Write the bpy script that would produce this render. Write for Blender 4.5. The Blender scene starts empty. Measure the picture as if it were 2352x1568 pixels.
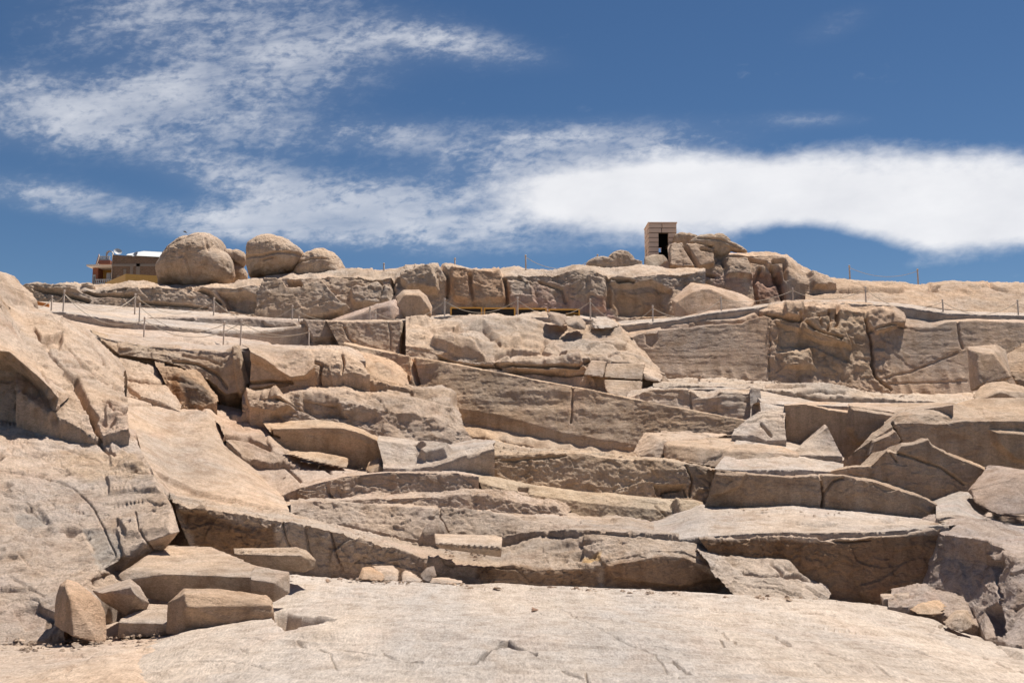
import bpy, bmesh, math, random
import numpy as np
from mathutils import Vector

# ------------------------------------------------------------------ camera, world, sun, exposure
EYE = 4.0
HY = 1050.0                      # row of the horizon in a 2352 x 1568 picture
F = 2352.0
PITCH = math.atan((HY - 784.0) / F)
scene = bpy.context.scene
cam_d = bpy.data.cameras.new("camera")
cam = bpy.data.objects.new("camera", cam_d)
scene.collection.objects.link(cam)
cam.location = (0, 0, EYE)
cam.rotation_euler = (math.pi / 2 + PITCH, 0, 0)
cam_d.lens = 36.0; cam_d.sensor_width = 36.0
cam_d.clip_start = 0.1; cam_d.clip_end = 20000
scene.camera = cam
scene.view_settings.view_transform = 'Standard'
scene.view_settings.look = 'None'
scene.view_settings.exposure = 0.36
scene.view_settings.gamma = 1.0

SUN = Vector((0.27, 0.19, 0.94)).normalized()
sun_d = bpy.data.lights.new("sun", 'SUN')
sun_d.energy = 5.0; sun_d.angle = math.radians(0.5); sun_d.color = (1.0, 0.955, 0.89)
sun_o = bpy.data.objects.new("sun", sun_d)
scene.collection.objects.link(sun_o)
sun_o.rotation_euler = SUN.to_track_quat('Z', 'Y').to_euler()
sun_o.location = (20, 10, 80)

world = bpy.data.worlds.new("World")
scene.world = world
world.use_nodes = True
def build_world():
    nt = world.node_tree; nt.nodes.clear()
    N = nt.nodes.new; L = nt.links.new
    def m(op, a, b=None, c=None, clamp=False):
        n = N('ShaderNodeMath'); n.operation = op; n.use_clamp = clamp
        for i, v in enumerate((a, b, c)):
            if v is None: continue
            if isinstance(v, (int, float)): n.inputs[i].default_value = v
            else: L(v, n.inputs[i])
        return n.outputs[0]
    out = N('ShaderNodeOutputWorld'); bg = N('ShaderNodeBackground')
    sky = N('ShaderNodeTexSky'); sky.sky_type = 'NISHITA'; sky.sun_disc = False
    sky.sun_elevation = math.asin(SUN.z); sky.sun_rotation = math.atan2(SUN.x, SUN.y)
    sky.altitude = 1800; sky.air_density = 1.0; sky.dust_density = 0.8; sky.ozone_density = 3.2
    tc = N('ShaderNodeTexCoord'); sp = N('ShaderNodeSeparateXYZ'); L(tc.outputs['Generated'], sp.inputs[0])
    dx, dy, dz = sp.outputs
    cp, s_ = math.cos(PITCH), math.sin(PITCH)
    fw = m('MAXIMUM', m('ADD', m('MULTIPLY', dy, cp), m('MULTIPLY', dz, s_)), 0.02)
    up = m('SUBTRACT', m('MULTIPLY', dz, cp), m('MULTIPLY', dy, s_))
    X = m('ADD', m('MULTIPLY', m('DIVIDE', dx, fw), F), 1176.0)       # sky position in a flat chart of the view
    Y = m('SUBTRACT', 784.0, m('MULTIPLY', m('DIVIDE', up, fw), F))
    def gauss(x, y, ax, ay, ang, w, p=1.0):
        c, s = math.cos(math.radians(ang)), math.sin(math.radians(ang))
        ux = m('SUBTRACT', X, x); uy = m('SUBTRACT', Y, y)
        a = m('DIVIDE', m('ADD', m('MULTIPLY', ux, c), m('MULTIPLY', uy, s)), ax)
        b = m('DIVIDE', m('SUBTRACT', m('MULTIPLY', uy, c), m('MULTIPLY', ux, s)), ay)
        q = m('ADD', m('MULTIPLY', a, a), m('MULTIPLY', b, b))
        if p != 1.0: q = m('POWER', q, p)
        return m('MULTIPLY', m('EXPONENT', m('MULTIPLY', q, -1.0)), w)
    def summ(lst):
        r = lst[0]
        for g in lst[1:]: r = m('ADD', r, g)
        return r
    puffy = summ([gauss(*g) for g in [
        (520, 60, 480, 130, 4, .80), (250, 230, 340, 55, 5, .62), (560, 180, 260, 60, -8, .62),
        (80, 270, 230, 85, 8, .70), (1050, 100, 230, 40, 10, .52), (120, 455, 300, 42, 10, .66),
        (640, 520, 260, 42, 2, .60), (700, 440, 240, 60, 8, .68), (950, 500, 320, 75, 2, .75),
        (1200, 430, 260, 95, -6, .75), (1000, 320, 240, 45, 2, .56), (1450, 330, 300, 60, -3, .62),
        (1880, 275, 130, 22, 0, .45), (420, 360, 260, 60, 20, .50), (600, 300, 260, 60, 0, .50), (380, 490, 300, 34, 6, .46),
        (1920, 60, 120, 40, -20, .34), (1300, 560, 240, 30, 0, .42)]])
    smooth = summ([gauss(*g) for g in [
        (2050, 425, 640, 92, 0, 1.0, 1.6), (1560, 470, 420, 95, 3, .95, 1.4), (1330, 450, 240, 70, 0, .5),
        (2200, 520, 250, 62, -4, .95, 1.5), (2330, 490, 190, 80, 0, .6),
        (2050, 612, 260, 16, -4, .34), (2260, 632, 120, 12, 0, .25)]])
    hole = gauss(1870, 568, 190, 52, 6, .85, 1.5)
    cb = N('ShaderNodeCombineXYZ')
    L(m('DIVIDE', m('ADD', X, m('MULTIPLY', Y, 0.35)), 100.0), cb.inputs[0]); L(m('DIVIDE', Y, 55.0), cb.inputs[1])
    def noise(scale, det, rough, dist=0.0, vec=cb):
        n = N('ShaderNodeTexNoise'); n.inputs['Scale'].default_value = scale; n.inputs['Detail'].default_value = det
        n.inputs['Roughness'].default_value = rough; n.inputs['Distortion'].default_value = dist
        L(vec.outputs[0], n.inputs['Vector']); return n.outputs['Fac']
    n1 = noise(2.3, 7, .6, .35); n2 = noise(.45, 4, .55); n3 = noise(5.0, 4, .6, .3); n4 = noise(.5, 6, .55)
    tex = m('ADD', m('ADD', m('MULTIPLY', n1, .5), m('MULTIPLY', n2, .4)), m('MULTIPLY', n3, .25))   # mean about .57
    def smooth_step(v, lo, hi):
        q = N('ShaderNodeMapRange'); q.interpolation_type = 'SMOOTHSTEP'; L(v, q.inputs[0])
        q.inputs[1].default_value = lo; q.inputs[2].default_value = hi; return q.outputs[0]
    cells = smooth_step(m('ADD', tex, m('MULTIPLY', m('SUBTRACT', puffy, .5), .20)), .50, .74)
    cs = N('ShaderNodeCombineXYZ'); L(m('DIVIDE', m('ADD', X, m('MULTIPLY', Y, -.6)), 620.0), cs.inputs[0]); L(m('DIVIDE', m('ADD', Y, m('MULTIPLY', X, .12)), 95.0), cs.inputs[1])
    n5 = noise(1.0, 6, .6, .6, cs)
    cover = m('MULTIPLY', smooth_step(puffy, .08, .85), smooth_step(n5, .14, .58))
    dp = m('ADD', m('MULTIPLY', m('MULTIPLY', cells, cover), m('MULTIPLY', n4, .84)), m('MULTIPLY', m('MULTIPLY', cover, n2), .22), clamp=True)
    ds = m('SUBTRACT', m('ADD', smooth, m('ADD', m('MULTIPLY', m('SUBTRACT', n4, .5), 1.0), m('MULTIPLY', m('SUBTRACT', n1, .5), .5))), m('ADD', hole, .10))
    mr = N('ShaderNodeMapRange'); mr.interpolation_type = 'SMOOTHSTEP'
    L(ds, mr.inputs[0]); mr.inputs[1].default_value = .05; mr.inputs[2].default_value = 1.05
    sm = m('MULTIPLY', mr.outputs[0], .97)
    dens = m('SUBTRACT', m('ADD', dp, sm), m('MULTIPLY', dp, sm))
    dens = m('MULTIPLY', dens, m('GREATER_THAN', m('ADD', m('MULTIPLY', dy, cp), m('MULTIPLY', dz, s_)), 0.05))
    mix = N('ShaderNodeMix'); mix.data_type = 'RGBA'; L(dens, mix.inputs['Factor'])
    hs = N('ShaderNodeHueSaturation'); hs.inputs['Saturation'].default_value = 1.16; hs.inputs['Value'].default_value = 1.14
    L(sky.outputs[0], hs.inputs['Color'])
    L(hs.outputs[0], mix.inputs[6])
    ccol = N('ShaderNodeMix'); ccol.data_type = 'RGBA'; L(n4, ccol.inputs['Factor'])
    ccol.inputs[6].default_value = (11.0, 11.2, 12.0, 1); ccol.inputs[7].default_value = (15.6, 15.6, 15.8, 1)
    L(ccol.outputs[2], mix.inputs[7])
    L(mix.outputs[2], bg.inputs['Color']); bg.inputs['Strength'].default_value = 0.050
    L(bg.outputs[0], out.inputs[0])
build_world()

# ------------------------------------------------------------------ helpers
rnd = random.Random(5)
FW = np.array([0, math.cos(PITCH), math.sin(PITCH)]); UP = np.array([0, -math.sin(PITCH), math.cos(PITCH)])
def PA(x, y, d):
    """a point seen at (x, y) of the 2352-wide picture, d metres ahead, as a world position"""
    x = np.asarray(x, float); y = np.asarray(y, float); d = np.asarray(d, float)
    u = (x - 1176.0) / F; v = (784.0 - y) / F
    dy = FW[1] + UP[1] * v; dz = FW[2] + UP[2] * v
    t = d / dy
    return np.stack([u * t, d + 0 * u, EYE + dz * t], -1)
def P(x, y, d): return Vector(PA(x, y, d).tolist())

_T = np.random.default_rng(12).random(1 << 16).astype(np.float32)
def _h(ix, iy, iz, s):
    return _T[(ix * 7919 + iy * 31337 + iz * 12553 + ((ix ^ (iy << 3)) & 255) * 57 + s * 15013) & 0xffff]
def vnoise(p, s=0):
    i = np.floor(p).astype(np.int32); f = (p - i).astype(np.float32); f = f * f * (3 - 2 * f)
    x, y, z = i[..., 0], i[..., 1], i[..., 2]; fx, fy, fz = f[..., 0], f[..., 1], f[..., 2]
    def lx(b, c):
        h0 = _h(x, y + b, z + c, s); return h0 + (_h(x + 1, y + b, z + c, s) - h0) * fx
    def ly(c):
        h0 = lx(0, c); return h0 + (lx(1, c) - h0) * fy
    h0 = ly(0); return (h0 + (ly(1) - h0) * fz) * 2 - 1
def fbm(p, o=4, s=0, g=.5):
    r = 0; a = 1.0; q = p
    for k in range(o):
        r = r + a * vnoise(q, s + k * 17); q = q * 2.03 + 3.1; a *= g
    return r
def facets(p, s=0, tilt=.5, step=.5):
    """piecewise planar offsets: broken rock"""
    p = p.astype(np.float32); i = np.floor(p - .5).astype(np.int32)
    best = np.full(p.shape[:-1], 9.0); val = np.zeros(p.shape[:-1])
    for a in (0, 1):
        for b in (0, 1):
            for c in (0, 1):
                ix, iy, iz = i[..., 0] + a, i[..., 1] + b, i[..., 2] + c
                cc = np.stack([ix + .15 + .7 * _h(ix, iy, iz, s), iy + .15 + .7 * _h(ix, iy, iz, s + 1), iz + .15 + .7 * _h(ix, iy, iz, s + 2)], -1)
                dv = p - cc; dd = (dv ** 2).sum(-1)
                g = np.stack([_h(ix, iy, iz, s + 3), _h(ix, iy, iz, s + 4), _h(ix, iy, iz, s + 5)], -1) * 2 - 1
                v = (g * dv).sum(-1) * tilt + (_h(ix, iy, iz, s + 6) - .5) * step
                m = dd < best; best = np.where(m, dd, best); val = np.where(m, v, val)
    return val
RS = .52
BED = np.array([1.0, 1.0, 1.9])
def rough_disp(p, rough, seed=0, fine=1.0, big=1.0):
    warp = np.stack([fbm(p * .8, 2, seed + 50), fbm(p * .8, 2, seed + 60), fbm(p * .8, 2, seed + 70)], -1) * .25
    q = (p + warp)
    o = facets(q * BED / 1.9, seed, .55, .35) * .30 * big
    o = o + facets(q * BED / .75, seed + 9, .6, .4) * .13
    o = o + facets(q * BED / .3, seed + 19, .6, .4) * .05 * fine
    o = o + fbm(p * 1.1, 3, seed + 30) * .05 + fbm(p * 5.0, 3, seed + 40) * .022 * fine
    return o * rough * RS

MESHES = {}          # name -> [verts, faces, tints]
def link_mesh(name, verts, faces, mat, parent=None, smooth=True, tint=None):
    me = bpy.data.meshes.new(name)
    me.from_pydata([tuple(v) for v in verts], [], [tuple(f) for f in faces])
    if tint is not None:
        at = me.color_attributes.new("tint", 'FLOAT_COLOR', 'POINT')
        t = np.ones((len(verts), 4), np.float32); t[:, :3] = tint
        at.data.foreach_set("color", t.ravel())
    me.materials.append(mat)
    if smooth: me.polygons.foreach_set("use_smooth", [True] * len(me.polygons))
    me.update()
    o = bpy.data.objects.new(name, me); scene.collection.objects.link(o)
    if parent: o.parent = parent
    return o
def tag(o, label=None, cat=None, group=None, kind=None):
    if label: o['label'] = label
    if cat: o['category'] = cat
    if group: o['group'] = group
    if kind: o['kind'] = kind
    return o

def parse(row):
    """'d: x,y x,y@d ...' -> arrays x, y, d"""
    d0, pts = row.split(':'); bat = d0[0] == 'b'; d0 = float(d0.strip('b'))
    xs, ys, ks, vs = [], [], [], []
    toks = pts.split()
    if toks[-1].startswith('2420,'):                  # the rock runs on past the edges of the view
        q = toks[-1].split('@'); y = float(q[0].split(',')[1]); toks.append('%f,%f%s' % (2680, y + (3 if y < 900 else 12), '@' + q[1] if len(q) > 1 else ''))
    if toks[0].startswith('-60,') or toks[0].startswith('-80,'):
        q = toks[0].split('@'); y = float(q[0].split(',')[1]); toks.insert(0, '%f,%f%s' % (-260, y - (5 if y < 900 else 0), '@' + q[1] if len(q) > 1 else ''))
    for k, t in enumerate(toks):
        if '@' in t: t, dd = t.split('@'); ks.append(k); vs.append(float(dd))
        a, b = t.split(','); xs.append(float(a)); ys.append(float(b))
    n = len(xs)
    d = np.full(n, d0)
    if ks:
        i = np.arange(n); d = np.where((i >= ks[0]) & (i <= ks[-1]), np.interp(i, ks, vs), d0)
    return np.array(xs), np.array(ys), (d, bat)
def resample(r, n):
    x, y, (d, bat) = r
    if np.all(np.diff(x) > 0): t = (x - x[0]) / (x[-1] - x[0])
    else:
        l = np.hypot(np.diff(x), np.diff(y)); t = np.concatenate([[0], np.cumsum(l)]); t = t / t[-1]
    s = np.linspace(0, 1, n)
    return np.interp(s, t, x), np.interp(s, t, y), np.interp(s, t, d)
def seg_dist(px, py, poly, closed=False):
    best = np.full(px.shape, 1e9)
    n = len(poly)
    for k in range(n if closed else n - 1):
        ax, ay = poly[k]; bx, by = poly[(k + 1) % n]
        vx, vy = bx - ax, by - ay; L2 = vx * vx + vy * vy + 1e-9
        t = np.clip(((px - ax) * vx + (py - ay) * vy) / L2, 0, 1)
        best = np.minimum(best, np.hypot(px - ax - t * vx, py - ay - t * vy))
    return best
def inside(px, py, poly):
    r = np.zeros(px.shape, bool); n = len(poly)
    for k in range(n):
        ax, ay = poly[k]; bx, by = poly[(k + 1) % n]
        c = ((ay > py) != (by > py)) & (px < (bx - ax) * (py - ay) / (by - ay + 1e-12) + ax)
        r ^= c
    return r
def pp(s): return [tuple(float(c) for c in t.split(',')) for t in s.split()]

STEP = 2.2
def sheet(to, rows, rough=1.0, back=(4.0, 0.0), skirt=1.6, seed=0, tint=(1, 1, 1), cracks=(), patches=(), fine=1.0, grit=None,
          big=1.0, step=STEP, func=None, tints=()):
    """A rock face: rows run from the far edge of its top to its foot. back=(length, slope) carries the top on behind,
    skirt buries the foot. cracks: (points, width px, depth m). patches: (points, height m, soft px, tilt)."""
    R = [parse(r) for r in rows]
    n = int(max(np.hypot(np.diff(r[0]), np.diff(r[1])).sum() for r in R) / step) + 2
    B_ = [r[2][1] for r in R]
    R = [np.stack(resample(r, n)) for r in R]
    for k in range(1, len(R)):                        # 'b' rows: depth follows from a lean in degrees
        if not B_[k]: continue
        x, y, bt = R[k]; xp, yp, dp = R[k - 1]
        kk = (PA(x, y, np.ones(n))[:, 2] - EYE); zp = PA(xp, yp, dp)[:, 2] - EYE; t = np.tan(np.radians(bt))
        R[k][2] = (dp - t * zp) / (1 - t * kk)
    G = []
    for a, b in zip(R[:-1], R[1:]):
        px = np.hypot(a[0] - b[0], a[1] - b[1]).max(); dd = np.abs(a[2] - b[2]).max()
        k = int(max(2, px / step, dd / .45))
        for j in range(k): G.append(a + (b - a) * j / k)
    G.append(R[-1]); G = np.array(G)                  # rows x 3 x n
    X, Y, D = G[:, 0], G[:, 1], G[:, 2]
    V = PA(X, Y, D)
    if back:
        L, s = back; k = max(3, int(L / .6)); ex = []
        for j in range(k, 0, -1):
            t = j / k * L
            ex.append(V[0] + np.array([0, t, t * s]))
        ex = [ex[0] + np.array([0, 1.5, -3.0 if s > -.3 else -1.2])] + ex
        nb = len(ex)
        V = np.concatenate([np.array(ex), V]); X = np.concatenate([np.repeat(X[:1], nb, 0), X]); Y = np.concatenate([np.repeat(Y[:1], nb, 0), Y])
    else: nb = 0
    if skirt:
        k = max(3, int(skirt / .16)); ex = [V[-1] + np.array([0, .02 * j, -skirt * j / k]) for j in range(1, k + 1)]
        V = np.concatenate([V, np.array(ex)]); X = np.concatenate([X, np.repeat(X[-1:], k, 0)]); Y = np.concatenate([Y, np.repeat(Y[-1:], k, 0)])
    m_, n_ = V.shape[:2]
    gu = np.gradient(V, axis=1); gv = np.gradient(V, axis=0)
    Nn = np.cross(gv, gu); Nn /= np.linalg.norm(Nn, axis=-1, keepdims=True) + 1e-9
    for _ in range(2):                                # soften creases of the direction field a little
        Q = Nn.copy(); Q[1:-1] = (Nn[:-2] + Nn[1:-1] + Nn[2:]) / 3; Nn = Q / (np.linalg.norm(Q, axis=-1, keepdims=True) + 1e-9)
    o = rough_disp(V, rough, seed, fine, big)
    if grit is None: grit = min(1.0, rough) * .8
    if grit > 0:
        wv = V + np.stack([vnoise(V * 3, 7), vnoise(V * 3, 8), vnoise(V * 3, 9)], -1) * .06
        gm = .45 + .55 * np.clip(fbm(V * .7, 3, seed + 81) * 1.4 + .5, 0, 1)
        o = o + grit * gm * (facets(wv * np.array([1, 1, 1.3]) / .17, seed + 91, 1.1, .5) * .042 + fbm(V * 7.0, 3, seed + 93) * .032)
    for pts, w, dep in cracks:
        pts = pp(pts) if isinstance(pts, str) else pts
        jx = fbm(V * 1.7, 3, 91) * 2.2
        q = seg_dist(X + jx, Y + jx * .6, pts)
        o = o - dep * np.clip(1.25 - q / w, 0, 1)
    T = np.ones(V.shape) * np.array(tint)
    for pt in patches:
        pts = pp(pt[0]); h = pt[1]; soft = pt[2]; tilt = pt[3] if len(pt) > 3 else 0
        jx = fbm(V * 1.3, 3, 77) * soft * .7
        ins = inside(X + jx, Y + jx * .5, pts); q = seg_dist(X + jx, Y + jx * .5, pts, True)
        w = np.where(ins, np.clip(q / soft, 0, 1), 0)
        y0 = min(p[1] for p in pts); y1 = max(p[1] for p in pts)
        hh = h + tilt * (Y - y0) / (y1 - y0 + 1e-6)
        o = o + hh * w
    for pts, col, soft in tints:
        pts = pp(pts); jx = fbm(V * 1.1, 4, 33) * soft
        ins = inside(X + jx, Y + jx, pts); q = seg_dist(X + jx, Y + jx, pts, True)
        w = np.where(ins, np.clip(q / soft, 0, 1), 0)[..., None]
        T = T * (1 - w) + np.array(col) * w
    if func is not None: o = o + func(X, Y, V)
    if nb: o[:1] = 0
    V = V + Nn * o[..., None]
    idx = np.arange(m_ * n_).reshape(m_, n_)
    Fc = np.stack([idx[:-1, :-1], idx[1:, :-1], idx[1:, 1:], idx[:-1, 1:]], -1).reshape(-1, 4)
    M = MESHES.setdefault(to, [[], [], [], 0])
    M[0].append(V.reshape(-1, 3)); M[1].append(Fc + M[3]); M[2].append(T.reshape(-1, 3)); M[3] += m_ * n_
def flush(mat):
    for name, (v, f, t, _) in MESHES.items():
        o = link_mesh(name, np.concatenate(v), np.concatenate(f), mat, tint=np.concatenate(t))
        tag(o, kind='structure')

# ------------------------------------------------------------------ materials
def node_mat(name):
    m = bpy.data.materials.new(name); m.use_nodes = True
    nt = m.node_tree; b = nt.nodes['Principled BSDF']
    return m, nt, b
def granite(name, warm=(.665, .54, .425), grey=(.61, .535, .465), dark=(.46, .345, .25), pink=(.62, .48, .39), bump=.95, scale=1.0, tinted=True, ydir=1.0):
    m, nt, b = node_mat(name); N = nt.nodes.new; L = nt.links.new
    tc = N('ShaderNodeTexCoord'); mp = N('ShaderNodeMapping'); mp.inputs['Scale'].default_value = (scale, scale * ydir, scale * 1.7)
    L(tc.outputs['Object'], mp.inputs[0])
    def noise(sc, det=5, ro=.55, src=mp, dist=0):
        n = N('ShaderNodeTexNoise'); n.inputs['Scale'].default_value = sc; n.inputs['Detail'].default_value = det
        n.inputs['Roughness'].default_value = ro; n.inputs['Distortion'].default_value = dist
        L(src.outputs[0], n.inputs['Vector']); return n.outputs['Fac']
    def ramp(f, a, bb, lo=0., hi=1.):
        r = N('ShaderNodeMapRange'); r.inputs[1].default_value = a; r.inputs[2].default_value = bb
        r.inputs[3].default_value = lo; r.inputs[4].default_value = hi; L(f, r.inputs[0]); return r.outputs[0]
    def mixc(f, a, bb, mode='MIX'):
        x = N('ShaderNodeMix'); x.data_type = 'RGBA'; x.blend_type = mode
        if isinstance(f, float): x.inputs[0].default_value = f
        else: L(f, x.inputs[0])
        for k, c in ((6, a), (7, bb)):
            if isinstance(c, tuple): x.inputs[k].default_value = (*c, 1)
            else: L(c, x.inputs[k])
        return x.outputs[2]
    c = mixc(ramp(noise(.28, 4, .6), .40, .60), warm, grey)
    c = mixc(ramp(noise(.9, 6, .62, dist=.6), .50, .68, 0, .68), c, dark)
    c = mixc(ramp(noise(.55, 5, .6, dist=.8), .54, .70, 0, .55), c, pink)
    mp2 = N('ShaderNodeMapping'); mp2.inputs['Scale'].default_value = (2.6, 2.6, .35); L(tc.outputs['Object'], mp2.inputs[0])
    c = mixc(1.0, c, mixc(ramp(noise(1.0, 5, .6, src=mp2), .42, .68), (1.05, 1.05, 1.05), (.80, .77, .74)), 'MULTIPLY')
    c = mixc(1.0, c, mixc(ramp(noise(.16, 3, .6), .35, .65), (1.10, 1.06, 1.03), (.86, .86, .87)), 'MULTIPLY')
    g1 = noise(26, 3, .7); g2 = noise(9, 6, .7)
    c = mixc(1.0, c, mixc(ramp(g2, .3, .7), (.80, .79, .78), (1.14, 1.14, 1.14)), 'MULTIPLY')
    c = mixc(1.0, c, mixc(ramp(g1, .32, .68), (.78, .77, .77), (1.16, 1.16, 1.16)), 'MULTIPLY')
    if tinted:
        at = N('ShaderNodeAttribute'); at.attribute_name = 'tint'
        c = mixc(1.0, c, at.outputs['Color'], 'MULTIPLY')
    L(c, b.inputs['Base Color']); b.inputs['Roughness'].default_value = .95
    b.inputs['Specular IOR Level'].default_value = .15
    h1 = noise(5.0, 9, .74); h2 = noise(22, 6, .75)
    ms = N('ShaderNodeMath'); ms.operation = 'ADD'; L(h1, ms.inputs[0])
    mm = N('ShaderNodeMath'); mm.operation = 'MULTIPLY'; mm.inputs[1].default_value = .45; L(h2, mm.inputs[0]); L(mm.outputs[0], ms.inputs[1])
    bp = N('ShaderNodeBump'); bp.inputs['Strength'].default_value = bump; bp.inputs['Distance'].default_value = .12
    L(ms.outputs[0], bp.inputs['Height']); L(bp.outputs[0], b.inputs['Normal'])
    return m
def plain(name, col, rough=.8, var=.15, sc=6.0, metal=0.0, bump=0.0):
    m, nt, b = node_mat(name); N = nt.nodes.new; L = nt.links.new
    tc = N('ShaderNodeTexCoord'); n = N('ShaderNodeTexNoise'); n.inputs['Scale'].default_value = sc; n.inputs['Detail'].default_value = 5
    L(tc.outputs['Object'], n.inputs['Vector'])
    x = N('ShaderNodeMix'); x.data_type = 'RGBA'; L(n.outputs['Fac'], x.inputs[0])
    x.inputs[6].default_value = (*[c * (1 - var) for c in col], 1); x.inputs[7].default_value = (*[min(1, c * (1 + var)) for c in col], 1)
    L(x.outputs[2], b.inputs['Base Color']); b.inputs['Roughness'].default_value = rough; b.inputs['Metallic'].default_value = metal
    if bump:
        bp = N('ShaderNodeBump'); bp.inputs['Strength'].default_value = bump; L(n.outputs['Fac'], bp.inputs['Height']); L(bp.outputs[0], b.inputs['Normal'])
    return m
ROCK = granite('granite')

# ================================================================== THE HILLSIDE
H = 'hillside'
# far ground reaching the horizon, behind and below everything
sheet('ground', ["900: -20000,1062 22000,1062", "90: -4000,1160@90 6000,1160@90", "60: -3000,1260 5500,1260", "3: -3000,3600 5500,3600"],
      rough=.3, back=None, skirt=0, step=60)

# ridge, far right
RED = (1.0, .86, .80)
sheet(H, ["76: 1850,632 1916,637 2011,645 2136,648 2188,645 2278,648 2420,649",
          "74: 1850,640 1916,642 2011,652 2080,652 2136,656 2188,650 2278,652 2420,654",
          "72: 1850,668 1929,672 1984,663 2065,658 2136,668 2190,672 2278,676 2420,680",
          "68: 1850,690 1937,694 2065,698 2174,712 2260,718 2420,724"],
      rough=1.3, back=(14, .02), tint=(.92, .82, .72), seed=3,
      cracks=[("1929,668 1990,664 2070,668", 5, .5), ("2270,650 2290,662 2312,668", 4, .4), ("2090,648 2136,650", 3, .3)],
      patches=[("2130,650 2160,655 2155,672 2130,668", -.8, 6)])
# main ridge wall
def ridge_f(X, Y, V): return fbm(V * np.array([.45, .45, .25]), 3, 5) * .3 - .12
sheet(H, ["68: -260,730 36,672 59,653 77,649 128,650 190,655 213,658 257,653 290,647 365,649 434,649 475,652 539,650 604,634 640,628 681,622 802,620 827,619 912,616 928,609 994,606 1046,609 1110,612 1148,615 1205,613 1282,612 1346,613 1480,614 1540,616 1620,618",
          "65: -260,734 34,676 59,656 77,653 128,654 190,660 213,664 257,658 290,652 365,655 434,658 475,661 539,658 604,648 640,638 681,634 802,630 827,628 912,626 928,618 994,614 1046,618 1110,621 1154,634 1226,629 1321,621 1359,621 1398,636 1457,632 1547,624 1620,624",
          "b22: -260,745 32,684 60,672 144,676 213,680 290,684 365,686 488,690 604,690 680,690 800,670 900,664 994,664 1046,660 1110,660 1154,664 1226,662 1321,655 1359,655 1398,665 1457,665 1547,660 1620,660",
          "b15: -260,760 30,690 60,692 144,699 213,704 283,709 360,716 488,720 604,731 673,736 750,738 904,738 994,726 1030,724 1333,726 1418,741 1526,732 1620,720"],
      rough=1.1, back=(16, .10), skirt=2.0, seed=11, func=ridge_f, tint=(.98, .92, .85),
      cracks=[("1080,640 1086,690 1100,715", 4, .35), ("1158,640 1166,700", 5, .5), ("905,625 900,650 903,670", 5, .5),
              ("595,700 612,672 614,655", 4, .5), ("872,690 880,660 870,640", 4, .3), ("1240,645 1290,660 1300,690", 4, .3),
              ("1398,640 1400,700", 5, .35), ("1010,610 1030,640 1028,680", 5, .4), ("320,690 420,700 470,705", 4, .4),
              ("180,662 230,676 300,672", 5, .5), ("80,664 130,672 200,690", 5, .6), ("445,660 480,672 500,690", 5, .5)],
      patches=[("614,655 655,657 668,676 700,677 720,663 750,663 765,680 790,705 810,712 790,728 750,740 595,740 600,700", 1.3, 3.5),
               ("655,640 690,640 700,668 668,672", -1.2, 6),
               ("800,660 870,640 900,660 905,700 860,706 812,706", .55, 8),
               ("910,625 960,612 1005,618 1010,680 950,668 925,664", .75, 9),
               ("1035,618 1150,622 1165,690 1110,700 1035,690", .6, 8),
               ("1160,640 1220,640 1240,700 1170,716", .3, 8), ("1400,650 1500,640 1545,660 1540,728 1420,726", -.5, 8),
               ("1398,640 1440,634 1460,640 1457,646 1420,650", -.7, 4),
               ("1350,630 1392,640 1394,716 1350,716", .35, 8), ("50,658 200,662 190,672 80,676", .5, 5, -.6),
               ("500,668 560,664 600,680 592,720 520,712", -.8, 8)],
      tints=[("1035,615 1150,618 1190,690 1060,720 1035,700", (1.05, .84, .66), 14), ("1160,670 1400,680 1420,730 1160,730", (.95, .76, .72), 18),
             ("1400,650 1545,645 1540,728 1400,730", (.92, .78, .62), 16), ("655,645 695,645 700,675 660,676", (1.1, .85, .55), 6),
             ("600,690 800,700 780,735 600,735", (.98, .88, .78), 20), ("1210,640 1320,640 1320,700 1210,700", (.95, .82, .76), 20)])
# outcrop under and right of the hut
sheet(H, ["74: 1534,560 1600,562 1640,568 1719,579 1745,574 1780,577 1810,583 1829,597 1842,609 1864,618 1872,634 1900,642",
          "72: 1534,566 1600,566 1640,574 1719,584 1745,580 1780,584 1806,592 1824,606 1838,618 1858,628 1868,640 1900,650",
          "b30: 1536,600 1600,612 1640,608 1719,615 1745,612 1780,620 1806,630 1824,640 1838,648 1858,652 1880,660 1925,668",
          "b18: 1536,624 1603,630 1640,650 1719,684 1745,692 1780,696 1806,696 1824,694 1838,693 1858,692 1900,692 1937,692"],
      rough=.75, big=.35, back=(8, .0), skirt=2.5, seed=21, tint=(1.0, .90, .80), func=ridge_f,
      cracks=[("1570,570 1590,600 1605,622", 5, .5), ("1640,600 1655,590 1662,612", 4, .4), ("1745,612 1735,650 1740,690", 4, .4),
              ("1775,610 1790,650 1800,690", 5, .6), ("1610,580 1700,590 1760,600", 5, .5), ("1780,600 1800,600 1806,640", 5, .5),
              ("1536,622 1603,622 1640,635", 4, .5)],
      patches=[("1536,562 1600,565 1640,575 1640,612 1600,620 1536,622", .5, 4), ("1660,590 1720,592 1730,640 1665,640", .4, 6),
               ("1765,600 1790,610 1800,650 1765,660 1740,640", -.35, 7), ("1850,625 1935,640 1935,665 1860,670", .5, 6)],
      tints=[("1725,615 1800,615 1812,695 1725,695", (.80, .60, .52), 10), ("1620,620 1720,625 1720,680 1640,670", (1.0, .82, .72), 14)])
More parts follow.
